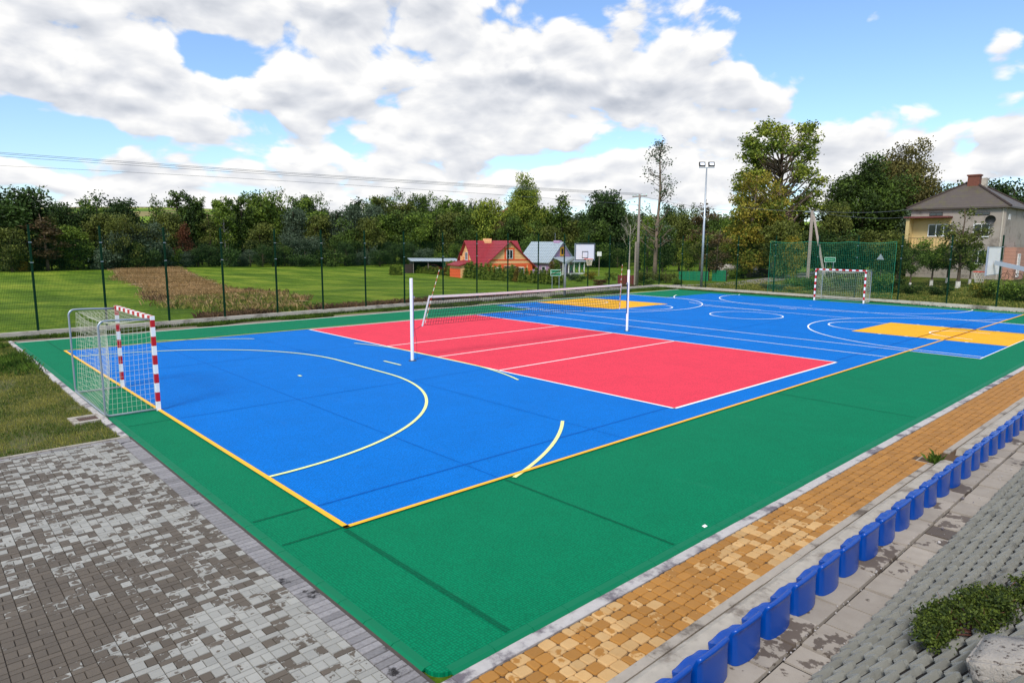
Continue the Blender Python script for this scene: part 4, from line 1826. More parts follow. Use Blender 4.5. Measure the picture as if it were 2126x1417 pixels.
for cx in (-.4, 3.5):
    m_.box(cx-.95, cx-.5, -3.03, -3.003, -.4, 1.75)
    m_.box(cx+.5, cx+.95, -3.03, -3.003, -.4, 1.75)
    m_.box(cx-.95, cx+.95, -3.031, -3.004, 1.752, 1.96)
m_.box(.65, 1.0, -3.03, -3.003, 2.86, 4.3)
m_.box(2.0, 2.35, -3.03, -3.003, 2.86, 4.3)
m_.box(.65, 2.35, -3.031, -3.004, 4.302, 4.55)
m_.box(-3.03, -3.002, 2.2, 2.45, 2.5, 4.0)
m_.box(-3.03, -3.002, 3.55, 3.8, 2.5, 4.0)
m_.box(-3.035, -3.003, .02, 5.98, -.5, 1.1)
m_.box(-5.03, -5.002, .82, 5.18, -.5, 1.3)
m_.build('orange_bands', M_orange_r, root)
m_ = MB()
slab(m_, [(-3.45, -.35, 2.15), (5.9, -.35, 2.15), (5.9, 3, RZ), (-3.45, 3, RZ)])
slab(m_, [(-3.45, 3, RZ), (5.9, 3, RZ), (5.9, 6.4, 2.1), (-3.45, 6.4, 2.1)])
rf = m_.build('roof', M_redroof, root)
m_ = MB()
slab(m_, [(-2.95, -3.45, 1.85), (1.5, -3.45, RZ+.012), (1.5, 2.9, RZ+.012), (-2.95, .4, 1.86)][::-1])
slab(m_, [(1.5, -3.45, RZ+.012), (6.3, -3.45, 1.35), (6.3, .4, 1.36), (1.5, 2.9, RZ+.012)][::-1])
slab(m_, [(-5.4, .5, 1.85), (-3.0, .5, 2.6), (-3.0, 5.5, 2.6), (-5.4, 5.5, 1.85)][::-1])
m_.build('wing_roof', M_redroof, root)
m_ = MB()
m_.box(-.1, 1.1, 2.6, 3.3, RZ-.5, RZ+.32)
m_.build('chimney', M_peach, rf)
m_ = MB()
m_.box(-3.4, -3.1, 4.4, 4.8, 1.8, 3.2)
m_.build('flue', M_peach, root)
window(root, 1.5, -3.06, 3.6, 1.1, 1.35, 2)
window(root, -.4, -3.06, .85, 1.0, 1.5, 2)
window(root, 3.5, -3.06, .85, 1.0, 1.5, 2)
f_ = window(root, 0, 0, 0, 1.0, 1.25, 2)
f_.rotation_euler = (0, 0, R(-90))
f_.location = (-3.06, 3.0, 3.2)
m_ = MB()
m_.prism([(.2, -4.6, 1.35), (2.9, -4.6, 1.35), (2.5, -3.04, 1.72), (.6, -3.04, 1.72)], (0, 0, .08))
for x in (.35, 2.65):
    m_.box(x, x+.1, -4.5, -4.4, -.5, 1.36)
m_.build('porch_canopy', M_dark, root)

# lilac house with pale metal roof
hp = at(1111, 501, 115)
hz = G(hp.x, hp.y)
vaz = math.atan2(hp.y-CAM_POS.y, hp.x-CAM_POS.x)
root = thing('lilac_house', 'lilac house with a pale grey metal roof, right of the orange house', 'house', (hp.x, hp.y, hz), vaz-R(90)-R(40))
RZ = 3.72-hz
m_ = MB()
m_.box(-3.3, 3.3, 0.1, 6.4, -.5, 2.4)
m_.prism([(3.3, .1, 2.4), (3.3, 3.25, RZ-.15), (3.3, 6.4, 2.4)], (-6.6, 0, 0))
m_.build('wall', M_lilac, root)
m_ = MB()
slab(m_, [(-3.6, -.45, 2.1), (3.55, -.45, 2.1), (3.55, 3.25, RZ), (-3.6, 3.25, RZ)])
slab(m_, [(-3.6, 3.25, RZ), (3.55, 3.25, RZ), (3.55, 7.2, 1.9), (-3.6, 7.2, 1.9)])
rf = m_.build('roof', M_metal, root)
m_ = MB()
m_.box(1.6, 2.9, 3.0, 3.6, RZ-.4, RZ+.22)
m_.build('chimney', M_lilac, rf)
m_ = MB()
m_.tube([(1.7, 3.3, RZ), (1.7, 3.3, RZ+1.5)], .03, 5)
m_.build('aerial', M_galv, root)
f_ = window(root, 0, 0, 0, 1.15, 1.5, 1, M_yelpaint, 'window', .26)
f_.rotation_euler = (0, 0, R(90))
f_.location = (3.34, 3.25, 3.9)
m_ = MB()
slab(m_, [(3.35, .6, 3.0), (5.8, .4, 2.25), (5.8, 6.9, 2.25), (3.35, 6.7, 3.0)])
m_.build('porch_roof', M_metal, root)
m_ = MB()
for y in (.6, 2.1, 3.6, 5.1, 6.5):
    m_.box(5.5, 5.65, y, y+.15, -.5, 2.1)
m_.box(3.32, 5.6, .65, .75, -.5, .5)
m_.box(5.52, 5.62, .76, 6.5, -.5, .35)
m_.build('porch_posts', M_upvc, root)
m_ = MB()
for y in (2.3, 3.8, 5.3):
    m_.bar((5.58, y, .4), (5.58, y+1.2, 2.0), .08)
    m_.bar((5.6, y+1.2, .4), (5.6, y, 2.0), .08)
m_.build('green_trellis', M_greenw, root)
window(root, 1.9, .05, .7, .8, 1.4, 1)

# open shed with green sheet wall and a red car
hp = at(906, 501, 119)
hz = G(hp.x, hp.y)
vaz = math.atan2(hp.y-CAM_POS.y, hp.x-CAM_POS.x)
rzs = vaz-R(90)+R(10)
root = thing('open_shed', 'low open shed with dark inside and a green sheet wall, left of the orange house', 'shed', (hp.x, hp.y, hz), rzs)
m_ = MB()
m_.box(-4.3, 3.9, 3.2, 3.3, -.3, 2.2)
m_.box(-4.3, -4.2, 0.1, 3.2, -.3, 2.2)
m_.build('wall', M_shadow, root)
m_ = MB()
m_.box(1.2, 3.8, 0, .08, -.3, 1.98)
m_.box(3.72, 3.8, .09, 3.2, -.3, 1.98)
m_.build('sheet_wall', M_greenw, root)
m_ = MB()
slab(m_, [(-4.6, -.7, 2.12), (4.1, -.7, 2.06), (4.1, 3.5, 2.42), (-4.6, 3.5, 2.48)], .1)
m_.build('roof', M_metal, root)
m_ = MB()
for x in (-4.2, -1.6, 1.1):
    m_.box(x, x+.12, -.3, -.18, -.3, 2.05)
m_.build('post', M_wood, root)
m_ = MB()
m_.box(-5.6, -4.32, -.1, .0, -.3, 1.5)
m_.box(4.0, 5.6, .1, .2, -.3, 1.9)
m_.build('plank_wall', M_dark, root)
cr = thing('parked_car', 'dark red car parked half hidden in the open shed', 'car', hp+Vector((0, 0, hz-hp.z))+Matrix.Rotation(rzs, 3, 'Z') @ Vector((-.3, 1.3, 0)), rzs)
m_ = MB()
prof = [(-2.0, .35), (2.0, .35), (2.05, .75), (1.6, .92), (.95, .98), (.35, 1.42), (-.95, 1.45), (-1.6, 1.0), (-2.0, .92)]
m_.prism([(x, -.8, z) for x, z in prof], (0, 1.6, 0))
m_.build('body', M_redcar, cr)
m_ = MB()
m_.prism([(x, -.815, z) for x, z in [(.75, 1.0), (.3, 1.36), (-.9, 1.38), (-1.4, 1.02)]], (0, 1.63, 0))
m_.build('window', M_glass, cr)
for x in (-1.25, 1.25):
    for y in (-.7, .7):
        m_ = MB()
        m_.tube([(x, y-.1, .33), (x, y+.1, .33)], .33, 14)
        m_.build('wheel', M_rubber, cr)

# grey two-storey house at the right
A = at(1893, 432, 80)
hx, hy1 = A.x, A.y
EZ = A.z
Bv = px_dir(2091, 430)
tt = (hx-CAM_POS.x)/Bv.x
hy0 = (CAM_POS+Bv*tt).y
gz = G(hx, 10)
root = thing('grey_house', 'grey two-storey house with an old tiled hip roof and a yellow loggia', 'house', (hx, hy0, gz))
Wd, Dp, E = hy1-hy0, 9.6, EZ-gz


def P(px, py, dx=0.0):
    """point of the front wall under a photo pixel, in house coordinates"""
    v = px_dir(px, py)
    t = (hx+dx-CAM_POS.x)/v.x
    q = CAM_POS+v*t
    return q.y-hy0, q.z-gz


m_ = MB()
m_.box(0, Dp, 0, Wd, -.6, E)
m_.build('wall', M_grey_r, root)
ap = E+(P(2020, 378, 4)[1]-P(2020, 432, 4)[1])*1.0
o_ = .38
m_ = MB()
c_ = [(-o_, -o_, E-.06), (Dp+o_, -o_, E-.06), (Dp+o_, Wd+o_, E-.06), (-o_, Wd+o_, E-.06)]
r0, r1 = (4.0, Wd/2-.25, ap), (5.6, Wd/2-.25, ap)
r2, r3 = (5.6, Wd/2+.25, ap), (4.0, Wd/2+.25, ap)
m_.add(c_+[r0, r1, r2, r3], [(0, 1, 5, 4), (1, 2, 6, 5), (2, 3, 7, 6), (3, 0, 4, 7), (4, 5, 6, 7)])
m_.box(-o_, Dp+o_, -o_, Wd+o_, E-.20, E-.061)
M_tile2 = M_tile
rf = m_.build('roof', M_tile, root)
m_ = MB()
for (a, b) in ((c_[0], r0), (c_[3], r3), (c_[1], r1)):
    m_.tube([(a[0], a[1], a[2]+.02), (b[0], b[1], b[2]+.03)], .11, 6)
m_.build('ridge_tiles', M_dark, rf)
m_ = MB()
yc, zc = P(2021, 380, 3.6)
m_.box(3.3, 4.1, yc-.55, yc+.45, ap-.9, ap+.55)
m_.box(3.22, 4.18, yc-.63, yc+.53, ap+.551, ap+.70)
m_.build('chimney', M_brick, rf)
m_ = MB()
m_.box(5.6, 6.3, Wd/2-.9, Wd/2-.3, ap-.8, ap+.5)
m_.build('chimney', M_curb, rf)


def wwin(px0, px1, py0, py1, panes, name='window', proud=0.0, mat=M_upvc):
    ya, za = P(px1, py0)
    yb_, zb_ = P(px0, py1)
    f_ = window(root, 0, 0, 0, abs(yb_-ya), abs(za-zb_), panes, mat, name)
    f_.rotation_euler = (0, 0, R(-90))
    f_.location = (-.04-proud, (ya+yb_)/2, (za+zb_)/2)
    return f_


wwin(1930, 1958, 441, 448, 2, mat=M_dark)
wwin(2024, 2056, 440, 446, 2, mat=M_dark)
wwin(2019, 2056, 464, 492, 2)
wwin(2016, 2046, 519, 548, 2)
# loggia: yellow bay with dark red lintel and balcony rail
ya, za = P(1976, 452)
yb_, zb_ = P(1893, 512)
m_ = MB()
m_.box(-1.25, -.001, Wd-.28, Wd+.02, zb_-.1, za-.02)
m_.box(-.06, -.002, ya, Wd-.28, zb_-.1, za-.02)
m_.box(-1.25, -.003, ya, Wd+.02, zb_-.35, zb_-.11)
lg = m_.build('loggia', M_yelr, root)
m_ = MB()
m_.box(-1.5, -.004, ya-.1, Wd+.2, za-.01, za+.14)
m_.build('loggia_roof', basic('dark_red_sheeting', '#6f3b37', .7, .15, 3), lg)
m_ = MB()
m_.bar((-1.2, ya, zb_+.85), (-1.2, Wd, zb_+.85), .05)
for k in range(14):
    y = ya+(Wd-ya)*k/13
    m_.bar((-1.2, y, zb_-.1), (-1.2, y, zb_+.85), .025)
m_.build('balcony_rail', M_dark, lg)
f_ = wwin(1926, 1978, 465, 491, 3, 'window', .04)
# right face: small window, pink lower part, door
m_ = MB()
m_.box(.9, 5.2, -.9, -.002, -.6, 3.0)
m_.build('pink_annex', M_pinkr, root)
f_ = window(root, 2.2, -.93, 1.3, .95, 2.2, 2, M_upvc, 'door')
window(root, 1.2, -.03, E-1.0, .5, .5, 1)
m_ = MB()
m_.tube([(-.02, .25, E-.2), (-.02, .25, -.3)], .06, 6)
m_.build('downpipe', M_curb, root)
dyy, dz = P(2058, 456)
m_ = MB()
m_.lathe([(.02, 0), (.25, .05), (.42, .14), (.43, .15), (.25, .07), (.02, .02)], n=16)
ds = m_.build('satellite_dish', M_black, root, loc=(-.45, dyy, dz))
ds.rotation_euler = (0, R(-100), R(25))
m_ = MB()
m_.tube([(-.45, dyy, dz), (-.02, dyy, dz-.1)], .03, 6)
m_.build('dish_arm', M_galv, root)

# bicycles leaning by the annex of the grey house
by_, bz_ = P(2095, 566, -1.0)


def bicycle(label, y, x):
    r_ = thing('bicycle', label, 'bicycle', (x, y, gz), R(85))
    for wx in (-.52, .52):
        m_ = MB()
        m_.tube([(wx+.33*math.cos(R(a)), 0, .34+.33*math.sin(R(a))) for a in range(0, 361, 20)], .022, 5, cap=False)
        for a in range(0, 180, 45):
            m_.bar((wx+.32*math.cos(R(a)), 0, .34+.32*math.sin(R(a))), (wx-.32*math.cos(R(a)), 0, .34-.32*math.sin(R(a))), .006)
        m_.build('wheel', M_rubber, r_)
    m_ = MB()
    for a, b in (((-.52, 0, .34), (-.15, 0, .85)), ((-.15, 0, .85), (-.08, 0, .30)), ((-.08, 0, .30), (-.52, 0, .34)), ((-.08, 0, .30), (.35, 0, .78)),
                 ((-.15, 0, .80), (.33, 0, .84)), ((.52, 0, .34), (.33, 0, .98))):
        m_.tube([a, b], .02, 6)
    m_.build('frame', M_rust, r_)
    m_ = MB()
    m_.bar((-.28, 0, .92), (-.02, 0, .93), .12, .05)
    m_.build('saddle', M_black, r_)
    m_ = MB()
    m_.tube([(.22, -.27, 1.02), (.33, 0, 1.0), (.22, .27, 1.02)], .016, 5)
    m_.build('handlebar', M_galv, r_)


bicycle('bicycle leaning by the pink annex of the grey house', hy0-1.2, hx-1.4)

# tiny far cottage on the hill
hp = at(1061, 441, 420)
hz = G(hp.x, hp.y)
root = thing('far_cottage', 'tiny far lime green cottage with a red roof on the hill', 'house', (hp.x, hp.y, hz), R(48-90+20))
top_ = hp.z+3.2-hz
m_ = MB()
m_.box(-4, 4, 0, 7, -2, top_-2.6)
m_.prism([(-4, 0, top_-2.6), (4, 0, top_-2.6), (0, 0, top_)][::-1], (0, 7, 0))
m_.build('wall', basic('lime_render', '#c3d43a', .8, .1), root)
m_ = MB()
slab(m_, [(-4.4, -.4, top_-2.8), (0, -.4, top_+.1), (0, 7.4, top_+.1), (-4.4, 7.4, top_-2.8)][::-1])
slab(m_, [(0, -.4, top_+.1), (4.4, -.4, top_-2.8), (4.4, 7.4, top_-2.8), (0, 7.4, top_+.1)][::-1])
m_.build('roof', M_redroof, root)

# low garden fences
def low_fence(label, px0, px1, dist0, dist1, py0, py1, mat, name='garden_fence'):
    a, b = on_ground(px0, dist0), on_ground(px1, dist1)
    h0 = at(px0, py0, dist0).z-a.z
    h1 = at(px1, py0, dist1).z-b.z
    r_ = thing(name, label, 'fence', a)
    d_ = b-a
    L = d_.length
    t = d_.normalized()
    m_ = MB()
    n = max(2, int(L/.22))
    for i in range(n):
        p, q = d_*(i/n), d_*((i+.93)/n)
        wob = .01*((i % 2)*2-1)
        nn = Vector((-t.y, t.x, 0))*(.012+wob)
        zz = h0+(h1-h0)*i/n
        m_.prism([p-nn+Vector((0, 0, -.1)), q-nn+Vector((0, 0, -.1)), q-nn*.2+Vector((0, 0, -.1)), p-nn*.2+Vector((0, 0, -.1))], (0, 0, zz+.1))
    m_.build('sheet', mat, r_)
    k = max(2, int(L/2.5))
    for i in range(k+1):
        p = d_*(i/k)+Vector((-t.y, t.x, 0))*.06
        m_ = MB()
        m_.box(p.x-.04, p.x+.04, p.y-.04, p.y+.04, p.z-.1, p.z+h0+(h1-h0)*i/k+.06)
        m_.build('post', M_dark, r_)


low_fence('long low green sheet garden fence left of the floodlight mast', 1412, 1474, 72, 70, 563, 582, M_greenw)
low_fence('short low green sheet garden fence right of the floodlight mast', 1482, 1511, 70, 69, 561, 580, M_greenw)
low_fence('low dark red sheet fence behind the right volleyball post', 1285, 1323, 64, 63, 571, 592, basic('dark_red_sheet', '#6d2a28', .7, .15, 3))
# grey pile of rubble / dry stone wall under the poplars
m_ = MB()
base = on_ground(1530, 84)
rr2 = random.Random(3)
for i in range(70):
    q = on_ground(1530+rr2.uniform(-34, 42), 84+rr2.uniform(-2, 2))
    s_ = rr2.uniform(.35, .8)
    hgt = rr2.uniform(0, 1.3)*(1-abs(q.x-base.x)*.05)
    m_.lathe([(s_*.7, 0), (s_, s_*.4), (s_*.7, s_*.8), (s_*.2, s_)], (q.x-base.x, q.y-base.y, q.z-base.z+hgt*.6-.1), 7)
o = m_.build('rubble_heap', M_curb, loc=base)
tag(o, 'long grey heap of rubble under the tall poplar behind the road', 'heap')
m_ = MB()
base = on_ground(1594, 78)
for i in range(140):
    a, b = rr2.gauss(0, .9), rr2.gauss(0, .6)
    z = max(0, .75-.5*(a*a+b*b))
    v = Vector((rr2.uniform(-1, 1), rr2.uniform(-1, 1), rr2.uniform(-.2, .3))).normalized()*.7
    m_.bar((a-v.x, b-v.y, z), (a+v.x, b+v.y, z+v.z), .05)
o = m_.build('brushwood_pile', M_dark, loc=base)
tag(o, 'dark pile of cut branches at the foot of the tall poplar', 'pile')

# ------------------------------------------------------------------ trees and plants
NPR = np.random.RandomState


def crown_mesh(name, blobs, n, leaf, seed, mat, per=12, sig=.35, shell=.45, flat=1.0):
    """leaf-sized faces gathered in clumps spread through ellipsoid lobes"""
    r = NPR(seed)
    bl = np.array(blobs, float)
    wgt = bl[:, 3]*bl[:, 4]*bl[:, 5]
    wgt = wgt**(.75)
    wgt /= wgt.sum()
    nc = max(1, n//per)
    bi = r.choice(len(bl), nc, p=wgt)
    d_ = r.normal(size=(nc, 3))
    d_ /= np.linalg.norm(d_, axis=1)[:, None]
    rad = r.uniform(0, 1, nc)**shell
    cc = bl[bi, :3]+d_*rad[:, None]*bl[bi, 3:6]
    per_ = per
    c = np.repeat(cc, per_, 0)+r.normal(size=(nc*per_, 3))*sig*np.array([1, 1, .75])
    m_ = len(c)
    nrm = r.normal(size=(m_, 3))
    nrm[:, 2] = nrm[:, 2]*flat+.35
    nrm /= np.linalg.norm(nrm, axis=1)[:, None]
    ref = r.normal(size=(m_, 3))
    a = np.cross(nrm, ref)
    a /= np.linalg.norm(a, axis=1)[:, None]+1e-9
    b = np.cross(nrm, a)
    s_ = leaf*r.uniform(.6, 1.25, m_)[:, None]
    v = np.empty((m_, 4, 3))
    v[:, 0] = c-a*s_*.62
    v[:, 1] = c-b*s_*.36+nrm*s_*.08
    v[:, 2] = c+a*s_*.62
    v[:, 3] = c+b*s_*.36+nrm*s_*.08
    f = np.arange(m_*4).reshape(m_, 4)
    return fastmesh(name, v.reshape(-1, 3), f, mat)


def trunk_mesh(name, H, r0, blobs, seed, mat, lean=.03, top=.8, limbs=True, n=7, twigs=0):
    r = random.Random(seed)
    m_ = MB()
    pts, rad = [], []
    K = 8
    ox = oy = 0.0
    for i in range(K+1):
        f = i/K
        ox += r.uniform(-lean, lean)*H*.3
        oy += r.uniform(-lean, lean)*H*.3
        pts.append((ox*f, oy*f, H*top*f - (.15 if i == 0 else 0)))
        rad.append(max(.012*H*.2, r0*(1.25 if i == 0 else 1)*(1-f*.8)))
    m_.tube(pts, rad, n)
    if limbs:
        for b in blobs:
            z = min(H*top*.95, max(H*.12, b[2]-abs(b[0])*.6-abs(b[1])*.6-b[5]*.4))
            f = z/(H*top)
            i = min(K-1, int(f*K))
            p = Vector(pts[i]).lerp(Vector(pts[i+1]), f*K-i)
            q = Vector(b[:3])
            if (q-p).length < .3:
                continue
            mid = p.lerp(q, .5)+Vector((0, 0, -.08*(q-p).length))
            rr_ = r0*(1-f*.75)*.5
            m_.tube([p, mid, q], [rr_, rr_*.6, rr_*.25], 5)
            for k in range(twigs):
                e_ = q+Vector((r.uniform(-1, 1)*b[3], r.uniform(-1, 1)*b[4], r.uniform(-.3, 1)*b[5]))
                s_ = mid.lerp(q, r.uniform(.1, 1))
                m_.tube([s_, e_], [rr_*.28, rr_*.08], 4)
    o = m_.build(name, mat, smooth=True)
    me = o.data
    bpy.data.objects.remove(o)
    return me


def rblobs(seed, n, H, zc, rx, rz, br, zlo=.2):
    """n lobes filling an ellipsoid (centre height zc, radii rx, rz)"""
    r = random.Random(seed)
    out = []
    while len(out) < n:
        x, y, z = r.uniform(-1, 1), r.uniform(-1, 1), r.uniform(-1, 1)
        d_ = math.sqrt(x*x+y*y+z*z)
        if d_ > 1 or d_ < .35:
            continue
        b = br*r.uniform(.7, 1.25)
        out.append((x*rx, y*rx, max(zlo*H, zc+z*rz), b*1.1, b*1.1, b*.8))
    return out


# leaf colours
LM = {
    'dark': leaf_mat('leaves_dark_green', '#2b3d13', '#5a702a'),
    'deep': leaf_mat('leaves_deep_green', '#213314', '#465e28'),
    'mid': leaf_mat('leaves_mid_green', '#3b521a', '#74892f'),
    'olive': leaf_mat('leaves_olive', '#3f4a1b', '#6f7632'),
    'bright': leaf_mat('leaves_bright_green', '#4f641f', '#98a03a'),
    'grey': leaf_mat('leaves_grey_green', '#33422b', '#62735a'),
    'brown': leaf_mat('leaves_brown', '#463a22', '#6a583a'),
    'rust': leaf_mat('leaves_rust', '#4f2f1c', '#70452c'),
    'autumn': leaf_mat('leaves_autumn', '#5a6a22', '#9a8a32'),
    'russet': leaf_mat('leaves_russet', '#44431e', '#716a36'),
    'yellow': leaf_mat('leaves_yellow', '#848028', '#bd9a34'),
    'thuja': leaf_mat('leaves_thuja', '#4a611f', '#93a23c', .4, 1.2),
    'thujab': leaf_mat('leaves_thuja_brown', '#574f22', '#997b30', .4, 1.2),
    'bank': leaf_mat('leaves_bank_shrub', '#2a3a10', '#5a6824', .5, 6, .15),
    'bankr': leaf_mat('leaves_bank_shrub_red', '#673c29', '#925840', .5, 6, .15),
}

TP = {}


def proto(key, H, blobs, n, leaf, seed, bark, r0, per=12, sig=.35, shell=.45, top=.8, limbs=True, twigs=0, lean=.03):
    TP[key] = (trunk_mesh('trunk', H, r0, blobs, seed, bark, lean, top, limbs, 7, twigs),
               crown_mesh('crown', blobs, n, leaf, seed+50, LM['dark'], per, sig, shell), H,
               2*max(abs(b[0])+b[3]*.9 for b in blobs))


proto('broad', 10, rblobs(1, 30, 10, 5.3, 2.6, 3.9, 1.5, .12), 11000, .29, 1, M_barkd, .22)
proto('broad2', 10, rblobs(2, 26, 10, 5.2, 2.3, 4.0, 1.4, .12), 10000, .29, 2, M_barkd, .2)
proto('oval', 10, rblobs(3, 26, 10, 5.3, 1.7, 4.2, 1.15, .1), 8500, .27, 3, M_bark, .18)
proto('alder', 10, rblobs(4, 32, 10, 6.0, 1.7, 3.7, .65, .2), 4600, .28, 4, M_barkd, .15, 10, .25, .5, .95, True, 2)
proto('birch', 10, rblobs(5, 32, 10, 6.0, 1.6, 3.7, .6, .2), 4000, .26, 5, M_birch, .11, 10, .22, .5, .95, True, 2)
proto('mound', 10, rblobs(6, 26, 10, 4.6, 3.2, 4.3, 1.35, .08), 8000, .27, 6, M_bark, .2, 14, .4)
pyr = []
_r = random.Random(7)
for k in range(26):
    z = 1.5+8.0*(k/25)
    w_ = 2.0*(1-(z/10.2))+.25
    a = _r.uniform(0, 6.28)
    pyr.append((w_*.6*math.cos(a), w_*.6*math.sin(a), z, w_*.65+.15, w_*.65+.15, .55))
proto('pyramid', 10, pyr, 5200, .27, 7, M_barkd, .18)
proto('thin', 10, rblobs(8, 18, 10, 5.6, 1.2, 4.0, .5, .12), 1700, .24, 8, M_bark, .12, 9, .25, .5, .95, True, 4)
proto('bush', 3, rblobs(9, 12, 3, 1.25, 1.3, 1.1, .6, .1), 2600, .17, 9, M_bark, .06, 12, .2)
proto('bush2', 3, rblobs(10, 9, 3, 1.1, 1.0, 1.2, .5, .1), 2000, .16, 10, M_bark, .05, 12, .2)
# fence-side thuja
th = [(0, 0, .25+2.5*k/10, .40*(1-(k/10.8)**1.6)+.05, .40*(1-(k/10.8)**1.6)+.05, .24) for k in range(11)]
proto('thuja', 3, th, 2400, .12, 11, M_bark, .05, 8, .07, .4, .9, False)

# the tall poplar
_r = random.Random(21)
pb = []
for k in range(122):
    z = 4.6+11.6*_r.random()
    w_ = 4.2*math.sqrt(max(0.05, 1-((z-10.2)/7.0)**2))*(.55+.45*_r.random())
    a = _r.uniform(0, 6.283)
    b = _r.uniform(.5, .95)
    pb.append((w_*math.cos(a), w_*math.sin(a)*.9, z, b, b, b*.8))
proto('poplar', 16.5, pb, 16000, .25, 21, M_poplar, .42, 13, .26, .6, .93, True, 3, .02)
_r = random.Random(22)
pb = []
for k in range(46):
    z = 4.2+11.5*_r.random()
    w_ = (1.9 if z < 11 else 1.25)*math.sqrt(max(0.03, 1-((z-9.2)/7.2)**2))*(.35+.65*_r.random())
    a = _r.uniform(0, 6.283)
    pb.append((w_*math.cos(a), w_*math.sin(a), z, .45, .45, .5))
proto('sparse', 16.5, pb, 1500, .17, 22, M_poplar, .2, 5, .3, .7, .97, True, 5, .035)
proto('autumn', 12, rblobs(23, 40, 12, 7.6, 3.4, 4.2, .95, .25), 11000, .24, 23, M_poplar, .26, 13, .3, .5, .9, True, 2)
proto('great', 15, rblobs(24, 52, 15, 7.8, 4.2, 6.8, 1.7, .14), 30000, .29, 24, M_bark, .4, 13, .42, .42, .85)
proto('fruit', 5, rblobs(25, 22, 5, 3.3, 1.5, 1.5, .5, .35), 4200, .16, 25, M_bark, .11, 11, .2, .5, .75)
proto('tallfruit', 8, rblobs(26, 30, 8, 4.6, 1.3, 3.1, .55, .2), 2700, .17, 26, M_bark, .13, 11, .25, .6, .95, True, 3)
_r = random.Random(27)
bb = [( _r.uniform(-1.6, 1.6), _r.uniform(-1.6, 1.6), 5.5+3.6*_r.random(), .5, .5, .8) for k in range(16)]
proto('bare', 10, bb, 90, .16, 27, M_birch, .15, 4, .3, .7, .8, True, 5, .03)

used_labels = {}


def plant(key, px, base_px_dist, top_py, width_px, col, label, cat='tree', name='tree', group=None, rz=None, zoff=0.0, wob=1.0):
    """stand a copy of a kind of tree where the photo shows one: direction px, distance, crown top and width"""
    dist = base_px_dist
    p = on_ground(px, dist)
    dv = p-CAM_POS
    depth = dv.dot(_d)
    Ht = at(px, top_py, dist).z-p.z
    Wt = width_px/FPX*depth*math.cos(math.atan((px-CX)/FPX))**0
    tm, cm, H0, W0 = TP[key]
    r_ = thing(name, label, cat, p+Vector((0, 0, zoff)), rng.uniform(0, 6.28) if rz is None else rz, group)
    r_.scale = (Wt/W0*1.05, Wt/W0*1.05, Ht/H0/.985)
    link('trunk', tm, r_)
    c_ = link('crown', cm, r_)
    c_.material_slots[0].link = 'OBJECT'
    c_.material_slots[0].material = LM[col]
    if len(label.split()) > 16:
        print('LONG LABEL', len(label.split()), label)
    if label in used_labels:
        print('DUPLICATE LABEL', label)
    used_labels[label] = 1
    return r_


POSTPX = [62, 211, 342, 463, 571, 671, 762, 848, 923, 993, 1060, 1122, 1178, 1229, 1278, 1320, 1366, 1427, 1491, 1560, 1629]


def where(px):
    k = sum(1 for q in POSTPX if q < px)
    if k == 0:
        return 'left of the first fence post'
    if k >= len(POSTPX):
        return 'right of the last counted fence post'
    return 'between %s and %s fence post' % (ORD[k-1], ORD[k])


